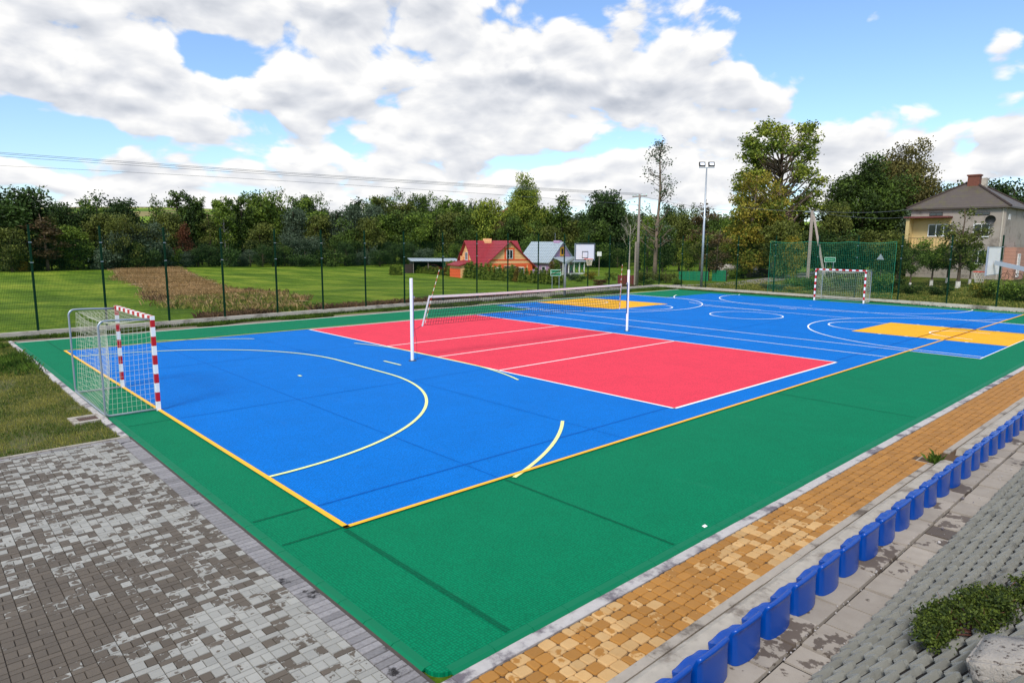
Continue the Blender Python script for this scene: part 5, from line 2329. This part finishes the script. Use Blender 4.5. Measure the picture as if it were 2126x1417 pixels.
GW = 'trees of the wood beyond the meadow'
WOOD = [
    # key, px, dist, top, width, colour, words
    ('broad', 22, 148, 372, 150, 'deep', 'tallest dark green tree'),
    ('broad2', -30, 150, 385, 120, 'dark', 'dark tree cut by the left picture edge'),
    ('oval', 20, 140, 455, 70, 'olive', 'low olive green tree with a pale leaning trunk'),
    ('oval', 78, 150, 420, 70, 'olive', 'olive yellow tree'),
    ('thin', 95, 142, 440, 75, 'brown', 'bare brownish tree with a pale bent trunk'),
    ('broad', 125, 158, 410, 95, 'deep', 'very dark round-topped tree'),
    ('oval', 155, 145, 450, 70, 'mid', 'mid green pointed tree'),
    ('broad2', 203, 162, 398, 95, 'deep', 'tall dark green tree with a domed top'),
    ('oval', 207, 150, 420, 75, 'olive', 'brownish olive tree'),
    ('broad', 257, 160, 403, 90, 'deep', 'dark green dome-shaped tree'),
    ('mound', 262, 146, 428, 85, 'olive', 'pale olive rounded tree'),
    ('mound', 305, 148, 447, 95, 'grey', 'grey green willow-like mound'),
    ('mound', 240, 146, 462, 70, 'grey', 'lower grey green mound'),
    ('broad2', 330, 165, 407, 62, 'dark', 'dark green bushy tree'),
    ('oval', 350, 158, 420, 60, 'olive', 'brownish olive tree'),
    ('alder', 374, 165, 392, 62, 'dark', 'tall airy alder with layered foliage'),
    ('alder', 396, 164, 400, 48, 'deep', 'narrow airy alder'),
    ('alder', 417, 164, 406, 42, 'dark', 'thin dark alder'),
    ('pyramid', 381, 155, 462, 40, 'rust', 'rust-red small tree'),
    ('thin', 438, 160, 440, 46, 'olive', 'thin see-through olive tree'),
    ('birch', 468, 162, 399, 52, 'mid', 'white-trunked birch'),
    ('alder', 505, 166, 404, 58, 'dark', 'dark airy tree with a bare lower trunk'),
    ('broad', 545, 170, 387, 92, 'mid', 'tall green tree with a ragged top'),
    ('broad2', 588, 170, 393, 66, 'mid', 'mid green round tree'),
    ('oval', 540, 160, 445, 60, 'olive', 'lower olive brown tree'),
    ('oval', 610, 165, 408, 58, 'grey', 'grey green poplar-like tree'),
    ('mound', 605, 155, 473, 66, 'grey', 'low silvery willow bush'),
    ('mound', 648, 156, 480, 62, 'grey', 'second low silvery willow bush'),
    ('broad', 636, 230, 396, 52, 'deep', 'dark pine-like tree farther up the slope'),
    ('broad2', 668, 228, 402, 60, 'dark', 'dark tree farther up the slope'),
    ('oval', 655, 166, 425, 62, 'olive', 'olive green tree'),
    ('oval', 700, 168, 414, 58, 'grey', 'grey green slender tree'),
    ('oval', 742, 166, 399, 52, 'grey', 'tall grey green poplar'),
    ('oval', 772, 168, 402, 54, 'grey', 'grey green feathery poplar'),
    ('broad2', 715, 158, 450, 72, 'dark', 'lower dark green tree'),
    ('broad', 765, 160, 445, 70, 'olive', 'lower olive green tree'),
    ('broad', 800, 235, 398, 62, 'mid', 'green hill tree'),
    ('broad2', 830, 232, 392, 56, 'dark', 'dark hill tree with a pointed top'),
    ('broad', 866, 235, 393, 60, 'dark', 'dark domed hill tree'),
    ('broad2', 900, 238, 400, 62, 'mid', 'rounded hill tree'),
    ('broad', 935, 240, 408, 66, 'dark', 'broad hill tree'),
    ('broad', 968, 240, 418, 60, 'deep', 'low dark hill tree'),
    ('oval', 800, 166, 425, 64, 'mid', 'mid green tree'),
    ('broad', 838, 166, 428, 78, 'dark', 'dark layered tree'),
    ('broad', 872, 164, 438, 72, 'mid', 'mid green spreading tree'),
    ('broad2', 908, 166, 424, 66, 'dark', 'dark green tree'),
    ('oval', 942, 165, 419, 72, 'olive', 'olive green tree'),
    ('broad', 970, 162, 440, 60, 'dark', 'lower dark tree'),
    ('pyramid', 976, 300, 415, 18, 'deep', 'far small spruce on the hill crest'),
    ('pyramid', 985, 300, 417, 16, 'deep', 'second far small spruce on the hill crest'),
    ('broad', 1020, 162, 404, 82, 'bright', 'light olive green full tree'),
    ('oval', 1046, 160, 440, 44, 'brown', 'thin brownish tree'),
    ('great', 1086, 160, 364, 88, 'bright', 'tallest bright green tree above the orange house'),
    ('broad', 1062, 156, 440, 70, 'dark', 'lower dark green tree'),
    ('broad', 1132, 164, 418, 66, 'mid', 'mid green tree above the lilac house'),
    ('pyramid', 1166, 160, 401, 64, 'dark', 'dark green cone-shaped tree'),
    ('oval', 1195, 160, 440, 50, 'olive', 'olive tree'),
    ('oval', 1211, 168, 420, 48, 'grey', 'grey green tree'),
    ('broad', 1254, 158, 383, 106, 'deep', 'broad dark grey green oak'),
    ('broad', 1235, 150, 450, 78, 'dark', 'lower dark tree'),
    ('broad2', 1110, 152, 455, 64, 'dark', 'lower dark tree behind the lilac roof'),
    ('oval', 1150, 152, 452, 56, 'olive', 'lower olive brown tree'),
    ('broad', 1290, 165, 432, 60, 'dark', 'low dark tree behind the bare birch'),
    ('oval', 1345, 130, 424, 60, 'mid', 'mid green tree'),
    ('broad', 1400, 165, 415, 56, 'deep', 'dark round tree'),
    ('broad', 1412, 130, 432, 74, 'olive', 'olive yellow spreading tree'),
    ('broad2', 1440, 160, 424, 50, 'dark', 'dark green tree'),
    ('thin', 1456, 110, 408, 62, 'brown', 'bare brown twiggy tree'),
    ('oval', 1432, 112, 470, 46, 'bright', 'small bright olive tree'),
    ('broad', 1490, 140, 436, 64, 'dark', 'dark tree just right of the floodlight'),
    ('broad', 1520, 120, 445, 80, 'mid', 'green bushy tree'),
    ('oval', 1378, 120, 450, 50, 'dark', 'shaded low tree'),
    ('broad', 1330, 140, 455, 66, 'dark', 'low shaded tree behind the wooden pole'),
]
seen = {}
for (k, px, ds_, tp, wd, c_, wrd) in WOOD:
    lb = wrd+' '+where(px)
    if lb in seen:
        seen[lb] += 1
        lb = 'second '+lb
    seen[lb] = 1
    plant(k, px, ds_, tp, wd, c_, lb, group=GW)

# second row, filling the wood behind
PROF = [(-40, 380), (50, 402), (100, 414), (150, 424), (200, 402), (250, 408), (290, 440), (330, 414), (370, 400), (420, 420), (440, 452), (470, 408),
        (545, 392), (600, 398), (650, 404), (700, 414), (800, 404), (850, 396), (900, 402), (950, 414), (1000, 418), (1040, 405), (1085, 385), (1130, 418),
        (1165, 412), (1200, 426), (1250, 396), (1300, 424), (1400, 420), (1500, 436), (1600, 440)]
br_ = random.Random(41)
px = -30.0
cnt = {}
while px < 1560:
    if not (286 < px < 318 or 424 < px < 456):
        tp = np.interp(px, [q[0] for q in PROF], [q[1] for q in PROF])+br_.uniform(0, 40)
        wl_ = where(px)
        q = cnt.setdefault(wl_, 0)
        cnt[wl_] += 1
        c_ = br_.choice(['dark', 'deep', 'mid', 'mid', 'olive'])
        plant(br_.choice(['broad', 'broad2', 'oval', 'pyramid', 'alder']), px, br_.uniform(176, 190), tp, br_.uniform(70, 95), c_,
              '%s tree of the hind row, %s %s' % ({'dark': 'dark green', 'deep': 'blackish green', 'mid': 'mid green', 'olive': 'olive green'}[c_], ORD[q], wl_), group=GW)
    px += br_.uniform(20, 32)

# undergrowth along the edge of the wood
GU = 'bushes along the foot of the wood'
ub = random.Random(77)
px = -40
cnt = {}
while px < 1300:
    ds_ = 147+ub.uniform(-4, 4) if px < 320 else 154+ub.uniform(-5, 3)
    if 250 < px < 320:
        ds_ = 145
    kind = ub.choice(['bush', 'bush2', 'mound'])
    c_ = ub.choice(['dark', 'mid', 'deep', 'grey', 'dark', 'deep'])
    cname = {'dark': 'dark green', 'mid': 'mid green', 'deep': 'blackish green', 'grey': 'grey green'}[c_]
    wl_ = where(px)
    q = cnt.setdefault(wl_, 0)
    cnt[wl_] += 1
    lb = '%s bush at the wood edge, %s %s' % (cname, ORD[q], wl_)
    plant(kind, px, ds_, ub.uniform(492, 516), ub.uniform(34, 58), c_, lb, 'bush', 'bush', GU)
    px += ub.uniform(18, 27)
# a tree turned yellow low at the edge of the wood, far left
plant('bush2', 42, 143, 530, 22, 'yellow', 'small bright yellow bush glowing at the foot of the wood at the far left', 'bush', 'bush')

# big trees at the right
plant('poplar', 1612, 82, 250, 190, 'bright', 'tall bright green poplar towering right of the floodlight mast')
plant('autumn', 1560, 76, 345, 140, 'autumn', 'yellow-brown autumn tree in front of the tall poplar')
plant('broad', 1545, 74, 455, 100, 'autumn', 'low yellowish green tree with twin trunks beneath the autumn tree')
plant('broad2', 1655, 88, 400, 110, 'dark', 'dark green tree right behind the tall poplar')
plant('oval', 1630, 72, 435, 80, 'olive', 'orange-tinged olive tree left of the A-frame pole')
plant('oval', 1652, 71, 470, 46, 'autumn', 'small orange-yellow tree beside the A-frame pole')
plant('great', 1790, 86, 328, 195, 'dark', 'massive dark green tree behind the ball net')
plant('great', 1868, 92, 298, 165, 'russet', 'tall olive brown tree beside the grey house')
plant('broad', 1733, 80, 408, 70, 'olive', 'brownish tree at the left side of the massive dark tree')
plant('oval', 1895, 84, 400, 80, 'grey', 'loose grey olive tree against the sky left of the grey house')
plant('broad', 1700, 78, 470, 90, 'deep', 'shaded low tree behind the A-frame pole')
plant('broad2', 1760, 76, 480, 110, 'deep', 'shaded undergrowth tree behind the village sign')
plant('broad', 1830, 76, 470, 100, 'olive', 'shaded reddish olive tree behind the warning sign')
plant('broad', 1870, 74, 490, 60, 'dark', 'dark low tree left of the yellow loggia')
plant('broad2', 1580, 96, 470, 150, 'mid', 'green thicket tree behind the rubble heap')
plant('broad', 1475, 98, 480, 90, 'olive', 'olive thicket tree behind the low green fence')
plant('broad', 1985, 104, 366, 110, 'dark', 'dark tree rising behind the left slope of the grey roof')
plant('broad', 2095, 106, 357, 120, 'deep', 'dark green tree behind the right side of the grey roof')
plant('broad2', 2150, 104, 362, 100, 'deep', 'dark tree behind the grey house at the right picture edge')
# thin trees by the wooden pole
plant('sparse', 1362, 72, 285, 80, 'grey', 'tall thin nearly leafless poplar right of the wooden pole', rz=.4)
plant('bare', 1308, 74, 440, 46, 'grey', 'bare white-barked birch left of the wooden pole', rz=1.0)
plant('thin', 1346, 76, 450, 44, 'mid', 'slim leaning sapling right of the wooden pole')
plant('thin', 1490, 70, 470, 50, 'brown', 'bare twiggy sapling right of the floodlight mast')
# fruit trees with lime-washed trunks in front of the grey house
for (k, px, ds_, tp, wd, c_, lb) in [
    ('fruit', 1942, 66, 498, 74, 'mid', 'round fruit tree with a white-washed trunk before the yellow loggia'),
    ('tallfruit', 1998, 65, 428, 92, 'olive', 'tall thin fruit tree with a white-washed trunk before the grey facade'),
    ('fruit', 1898, 64, 512, 52, 'dark', 'small dark fruit tree with a white-washed trunk left of the loggia'),
    ('fruit', 1975, 70, 505, 80, 'dark', 'dark fruit tree at the back, between the two white-washed trunks'),
    ('fruit', 2022, 69, 508, 60, 'mid', 'fruit tree hiding the ground floor window of the grey house'),
]:
    t_ = plant(k, px, ds_, tp, wd, c_, lb, group='fruit trees in the garden')
    m_ = MB()
    sc = t_.scale
    r_w = (.15 if k == 'fruit' else .17)
    m_.lathe([(r_w*1.15, -.05), (r_w, .2), (r_w, .62)], n=9)
    wsh = m_.build('white_wash', M_lime_wash, t_)

# thuja hedge: every plant by itself
GT = 'thujas of the hedge before the two houses'
ht = random.Random(12)
pxs = [868+i*8.0 for i in range(12)]
i_ = 0
px = 862.0
while px < 1172:
    f = (px-862)/310
    gy = float(np.interp(px, (862, 945, 1000, 1090, 1172), (565.5, 573, 580, 586, 591)))
    hq = hit_ground(px, gy)
    ds_ = math.hypot(hq.x-CAM_POS.x, hq.y-CAM_POS.y)
    if px < 926:
        base_top, wd = gy-15+ht.uniform(-2, 3), 12
    else:
        base_top, wd = gy-31+ht.uniform(-6, 5), 15
    if 1108 < px < 1112:
        px += 6
    c_ = 'thujab' if ht.random() < .12 else 'thuja'
    r_ = plant('thuja', px, ds_, base_top, wd*ht.uniform(.95, 1.25), c_,
               '%s hedge thuja before the houses, %s from the left end of the hedge' %
               ('browned' if c_ == 'thujab' else 'green', ORD[i_]), 'thuja', 'thuja', GT)
    i_ += 1
    px += (7.5 if px < 945 else 9.4)*ht.uniform(.9, 1.1)
i_ = 0
for px in (810, 815, 820, 825, 830):
    plant('thuja', px, 112, 548, 8, 'thuja', 'dark thuja in the short clump left of the open shed, %s from the left' % ORD[i_], 'thuja', 'thuja',
          'thujas in the short clump by the shed')
    i_ += 1
plant('thuja', 1126+20, 92, 541, 18, 'thujab', 'taller brownish thuja in front of the lilac porch', 'thuja', 'thuja')
plant('thuja', 1156, 92, 538, 20, 'thuja', 'tall green thuja right before the lilac porch by the village sign', 'thuja', 'thuja')
# garden bushes and vegetable plots behind the far corner
GB = 'garden bushes beyond the fence corner'
gb = [
    ('bush', 1188, 74, 560, 34, 'grey', 'pale green garden bush right of the crossed-out village sign'),
    ('bush2', 1206, 70, 566, 30, 'mid', 'flowering garden bush below the hoop net'),
    ('bush', 1230, 76, 555, 30, 'autumn', 'yellowish garden bush behind the hoop net'),
    ('bush2', 1248, 62, 575, 34, 'rust', 'reddish low garden bush by the fence'),
    ('bush2', 1264, 72, 556, 18, 'thuja', 'slim dark garden bush left of the dark red fence'),
    ('bush2', 1276, 72, 558, 16, 'thuja', 'slim dark garden bush next to the dark red fence'),
    ('bush', 1342, 66, 552, 40, 'olive', 'olive bush right of the wooden pole'),
    ('bush2', 1352, 62, 574, 26, 'mid', 'round green bush behind the seventeenth fence post'),
    ('bush', 1385, 66, 556, 44, 'olive', 'brownish bush left of the low green fence'),
    ('bush2', 1410, 63, 572, 24, 'mid', 'round green bush at the left end of the low green fence'),
    ('bush', 1660, 60, 566, 60, 'mid', 'green bush left of the far goal'),
    ('bush2', 1690, 58, 560, 44, 'dark', 'dark bush behind the left post of the far goal'),
    ('bush', 1725, 58, 553, 60, 'mid', 'leafy bush behind the far goal net'),
    ('bush', 1765, 57, 556, 50, 'dark', 'dark leafy bush behind the right half of the far goal'),
    ('bush', 1835, 58, 548, 72, 'mid', 'large green bush right of the far goal'),
    ('bush2', 1868, 58, 560, 44, 'dark', 'dark green bush below the warning sign'),
    ('bush2', 1630, 57, 582, 50, 'grey', 'low cabbage-like plants left of the far goal'),
    ('bush2', 1655, 56, 588, 40, 'autumn', 'low yellow-green plants by the plinth left of the far goal'),
    ('bush2', 1600, 58, 582, 36, 'grey', 'low pale plants beside the road'),
    ('bush', 1905, 57, 580, 46, 'dark', 'low dark currant bush behind the ball net edge'),
    ('bush', 1960, 57, 582, 46, 'dark', 'low dark currant bush before the fruit trees'),
    ('bush', 2050, 56, 570, 60, 'autumn', 'yellow-green bush below the right basketball board'),
    ('bush', 2095, 54, 562, 62, 'mid', 'green bush before the bicycles'),
    ('bush2', 2125, 54, 568, 60, 'dark', 'dark green bush at the right picture edge'),
    ('bush', 1535, 74, 545, 50, 'mid', 'green bush before the rubble heap'),
]
for q in gb:
    plant(*q, 'bush', 'bush', GB)

# shrub and stone at the foot of the photo, on the bank
TS = 2.0
c0 = Vector(sp(-6.7, 1.05, .05))
cblob = []
_r = random.Random(31)
for k in range(46):
    a, b = _r.uniform(-1, 1), _r.uniform(-1, 1)
    if a*a+b*b > 1:
        continue
    h_ = .10+.07*(1-a*a-b*b)
    q = Vector(sp(-6.55+a*.50+.10*b, 1.02+b*.36, h_))
    cblob.append((*(q-c0), .13, .13, .07))
for k in range(9):
    q = Vector(sp(-6.0+_r.uniform(-.25, .4), 1.28+_r.uniform(-.15, .15), .09))
    cblob.append((*(q-c0), .10, .10, .05))
root = thing('creeping_shrub', 'low creeping evergreen shrub spreading over the concrete bank paving at the bottom right', 'shrub', c0)
me = crown_mesh('foliage', cblob, 15000, .023, 33, LM['bank'], 14, .02, .5, 1.0)
link('foliage', me, root)
m_ = MB()
for b in cblob:
    m_.tube([(0.1, -.15, -.05), (b[0]*.6, b[1]*.6, b[2]*.7+.02), b[:3]], [.008, .005, .003], 5)
for k in range(22):
    b = _r.choice(cblob)
    m_.tube([b[:3], (b[0]+_r.uniform(-.12, .12), b[1]+_r.uniform(-.1, .1), b[2]+_r.uniform(.02, .10))], [.003, .0015], 4)
m_.build('stems', basic('reddish_stems', '#6b4336', .8, .2, 20), root)


def rock(label, s_, t_, size, seed):
    r2 = random.Random(seed)
    import bmesh
    bm = bmesh.new()
    bmesh.ops.create_cube(bm, size=1)
    bmesh.ops.bevel(bm, geom=bm.edges[:], offset=.07, segments=2, affect='EDGES')
    bmesh.ops.subdivide_edges(bm, edges=bm.edges[:], cuts=3, use_grid_fill=True)
    for v in bm.verts:
        n_ = vnoise(v.co.x*5+seed, v.co.y*5, seed)*.03+r2.uniform(-.008, .008)
        v.co = Vector((v.co.x*size[0], v.co.y*size[1], v.co.z*size[2]))*(1+n_)
    me = bpy.data.meshes.new('stone_block')
    bm.to_mesh(me)
    bm.free()
    me.materials.append(M_stone)
    me.polygons.foreach_set('use_smooth', [True]*len(me.polygons))
    o = link('stone_block', me, None, sp(s_, t_, size[2]*.35))
    o.rotation_euler = (-SL*.55, R(3), R(r2.uniform(-14, 14)))
    return tag(o, label, 'stone')


M_stone = basic('pitted_stone', '#a79f95', .9, .2, 12, .9, 45, stain='#453a32', stain_scale=20, stain_lo=.555, stain_hi=.62)
rock('pale pitted stone block below the creeping shrub in the bottom right corner', -7.42, 1.48, (.56, .36, .16), 1)
rock('small pale stone beside the creeping shrub at the right picture edge', -6.05, 1.45, (.22, .18, .12), 4)

# ------------------------------------------------------------------ grass


def blades(name, pts, hmin, hmax, wd, mat, seed, label, bend=.6, per=1, spread=0.0):
    r = NPR(seed)
    p = np.repeat(np.asarray(pts, float), per, 0)
    n = len(p)
    if spread:
        p[:, 0] += r.normal(size=n)*spread
        p[:, 1] += r.normal(size=n)*spread
    h = r.uniform(hmin, hmax, n)
    a = r.uniform(0, 2*np.pi, n)
    b = a+np.pi/2+r.normal(size=n)*.4
    lean = r.uniform(.1, bend, n)
    w_ = wd*r.uniform(.6, 1.3, n)
    dx, dy = np.cos(a)*w_, np.sin(a)*w_
    lx, ly = np.cos(b)*lean*h, np.sin(b)*lean*h
    v = np.empty((n, 4, 3))
    v[:, 0] = p+np.c_[-dx, -dy, np.zeros(n)-.005]
    v[:, 1] = p+np.c_[dx, dy, np.zeros(n)-.005]
    v[:, 2] = p+np.c_[dx*.7+lx*.4, dy*.7+ly*.4, h*.6]
    v[:, 3] = p+np.c_[lx, ly, h*(1-.3*lean)]
    f = np.arange(n*4).reshape(n, 4)
    o = link(name, fastmesh(name, v.reshape(-1, 3), f, mat))
    return tag(o, label, 'grass', kind='stuff')


M_blade = leaf_mat('grass_blades', '#4c6420', '#a09a4c', .6, .9, .3)
M_bladed = leaf_mat('grass_blades_dark', '#2f4a12', '#5f7a28', .6, .9, .3)
M_dry = leaf_mat('dry_stalks', '#917648', '#bd9d70', .6, .35, .25)
M_dryd = leaf_mat('dry_stalks_dark', '#5a4230', '#8f6f50', .6, .35, .25)
# lawn left of the court
gr = NPR(4)
N = 230000
X = gr.uniform(-18.5, -9.80, N)
Y = gr.uniform(5.76, 22.2, N)
keep = ((X > -9.8-(Y-5.0)*.02-4.2+(Y-5.7)*.20) | (gr.uniform(0, 1, N) < .4)) & ~((np.abs(X-(dp.x+.02)) < .30) & (np.abs(Y-dp.y) < .30))
bare = np.array([vnoise(x*1.7, y*1.7, 3) for x, y in zip(X, Y)])
keep &= ~((bare > .38) & (gr.uniform(0, 1, N) < .6))
X, Y = X[keep], Y[keep]
hn = np.array([.5+.5*vnoise(x*.8, y*.8, 9) for x, y in zip(X, Y)])
tall = (Y > 15)
blades('lawn_grass', np.c_[X, Y, np.full(len(X), -.02)], .03, .085, .0035, M_blade, 5, 'short patchy grass of the lawn between the grey paving and the fence')
N = 26000
X = gr.uniform(-14, -9.75, N)
Y = 14+8.5*gr.uniform(0, 1, N)**.7
keep = np.array([vnoise(x*1.1, y*1.1, 5) for x, y in zip(X, Y)]) > -.05
X, Y = X[keep], Y[keep]
blades('tall_grass', np.c_[X, Y, np.full(len(X), -.02)], .08, .22, .005, M_bladed, 6, 'longer dark grass in the far corner of the lawn by the fence')
tag(struct('lawn', MB().poly([(-19.5, 5.72, -.018), (-9.8, 5.72, -.018), (-9.8, 22.6, -.018), (-19.5, 22.6, -.018)]), basic('lawn_soil', '#5b5530', .95, .35, 5, .8, 30, stain='#4f5a28', stain_scale=9, stain_lo=.42, stain_hi=.6)), kind='structure')
# grass strip between court edging and plinth, meadow side and far side
N = 70000
X = gr.uniform(-12, 34.3, N)
u_ = gr.uniform(0, 1, N)
yb0 = 21.32+(X+9.5)*.0165+.35
yf = 22.75+(X+11)*.041-.12
Y = yb0+.25+(yf-yb0-.25)*u_
dens = np.array([vnoise(x*.9, y*2.2, 2) for x, y in zip(X, Y)])
keep = (dens+u_*1.1 > .38)
X, Y = X[keep], Y[keep]
blades('grass_verge', np.c_[X, Y, np.full(len(X), -.03)], .06, .20, .007, M_bladed, 7, 'rough grass verge between the pale court edging and the meadow fence plinth')
N = 30000
Y = gr.uniform(-5, 24, N)
X = X1+.06+gr.uniform(0, 1, N)*(34.55+(Y-24)*.055-.14-X1-.06)
blades('grass_verge', np.c_[X, Y, np.full(len(X), -.03)], .05, .17, .007, M_bladed, 8, 'rough grass verge along the plinth behind the far goal')

# dry weed strip running across the meadow
poly_px = [(222, 546), (262, 540), (332, 546), (380, 562), (440, 588), (500, 606), (570, 616), (640, 634), (640, 640), (560, 648), (470, 655), (400, 640),
           (345, 640), (320, 615), (300, 600), (262, 580), (238, 562)]
poly = [hit_ground(*q) for q in poly_px]


def inside(x, y, pl):
    c = False
    j = len(pl)-1
    for i in range(len(pl)):
        if (pl[i].y > y) != (pl[j].y > y) and x < (pl[j].x-pl[i].x)*(y-pl[i].y)/(pl[j].y-pl[i].y)+pl[i].x:
            c = not c
        j = i
    return c


xmin, xmax = min(q.x for q in poly), max(q.x for q in poly)
ymin, ymax = min(q.y for q in poly), max(q.y for q in poly)
wr = random.Random(8)
A_, B_, C_ = [], [], []
tries = 0
while len(A_)+len(B_) < 15000 and tries < 120000:
    tries += 1
    y = ymin+(ymax-ymin)*wr.random()**1.6
    x = wr.uniform(xmin, xmax)
    if y < fence_y(x)+.5 or not inside(x+2.0*vnoise(x*.45, y*.45, 3)+wr.gauss(0, .5), y+2.0*vnoise(x*.4, y*.5, 5)+wr.gauss(0, .5), poly):
        continue
    n_ = vnoise(x*.35, y*.22, 6)
    near = sst(60, 30, y)
    if near > .3 and n_ < .16 and wr.random() < .85:
        C_.append((x, y, G(x, y)-.03))
        continue
    (B_ if n_+.25*vnoise(x*1.1, y*.7, 1) > .30 and y < 75 else A_).append((x, y, G(x, y)-.03))
blades('dry_weeds', A_, .15, .5, .022, M_dry, 11, 'straw-coloured dry weeds in a strip across the meadow', .7, 4, .12)
blades('dry_weeds', B_, .2, .65, .025, M_dryd, 12, 'dark brown withered weeds in patches within the dry meadow strip', .7, 4, .12)
blades('weed_grass', C_, .1, .35, .016, M_blade, 13, 'green rank grass between the withered weeds of the meadow strip', .7, 5, .15)
m_ = MB()
m_.poly([(q.x, q.y, q.z) for q in poly])
# brown thatch under the weeds follows the ground
tv, tf = [], []
st = 0.8
nx_ = int((xmax-xmin)/st)+1
ny_ = int((ymax-ymin)/st)+1
idx = {}
for j in range(ny_):
    for i in range(nx_):
        x, y = xmin+i*st, ymin+j*st
        cor = [(x, y), (x+st, y), (x+st, y+st), (x, y+st)]
        if y < fence_y(x)+.4 or not inside(x+st/2+1.5*vnoise(x*.7, y*.7, 3), y+st/2+1.5*vnoise(x*.6, y*.8, 5), poly):
            continue
        if y < 44 and vnoise((x+1)*.35, (y+1)*.22, 6) < .16:
            continue
        o_ = len(tv)
        for (a, b) in cor:
            tv.append((a, b, G(a, b)+.05))
        tf.append((o_, o_+1, o_+2, o_+3))
M_thatch = basic('dry_thatch', '#a78b64', .95, .4, .8, .6, 8, stain='#77604a', stain_scale=.35, stain_lo=.5, stain_hi=.62)
if tf:
    tag(link('dry_ground', fastmesh('dry_ground', tv, tf, M_thatch)), kind='structure')
# weeds along the outer side of the plinth
P_ = []
for i in range(2600):
    x = wr.uniform(-4, 12) if wr.random() < .7 else wr.uniform(12, 34)
    y = fence_y(x)+.3+abs(wr.gauss(0, .7))
    if vnoise(x*.8, 1.0, 4) > -.15:
        P_.append((x, y, G(x, y)-.03))
blades('fence_weeds', P_, .15, .55, .018, M_dryd, 14, 'brown weeds growing along the outside of the meadow fence plinth', .8, 5, .1)
# rough grass on the garden side of the far fence
P_ = []
for i in range(9000):
    x = 35.2+abs(wr.gauss(0, 7))
    y = wr.uniform(-6, 24)
    P_.append((x, y, G(x, y)-.03))
blades('garden_grass', P_, .08, .3, .02, M_blade, 15, 'rough grass in the gardens behind the far goal', .7, 5, .12)
# weed tuft in the drain gap of the terrace kerb
P_ = [(DRX+wr.gauss(0, .09), -5.13+wr.gauss(0, .06), -.03) for i in range(26)]
blades('weed_tuft', P_, .08, .22, .006, M_bladed, 16, 'small weed tuft growing in the drain gap beside the blue seats', .9, 4, .02)
# scrap of white paper on the green tiles
q = hit(1463, 1092, .018)
m_ = MB()
m_.prism([(-.035, -.02, 0), (.03, -.025, .004), (.04, .02, .012), (-.03, .025, .006)], (0, 0, .002))
o = m_.build('paper_scrap', M_wpaint, loc=(q.x, q.y, .017))
tag(o, 'small white scrap of paper lying on the green court margin', 'litter')
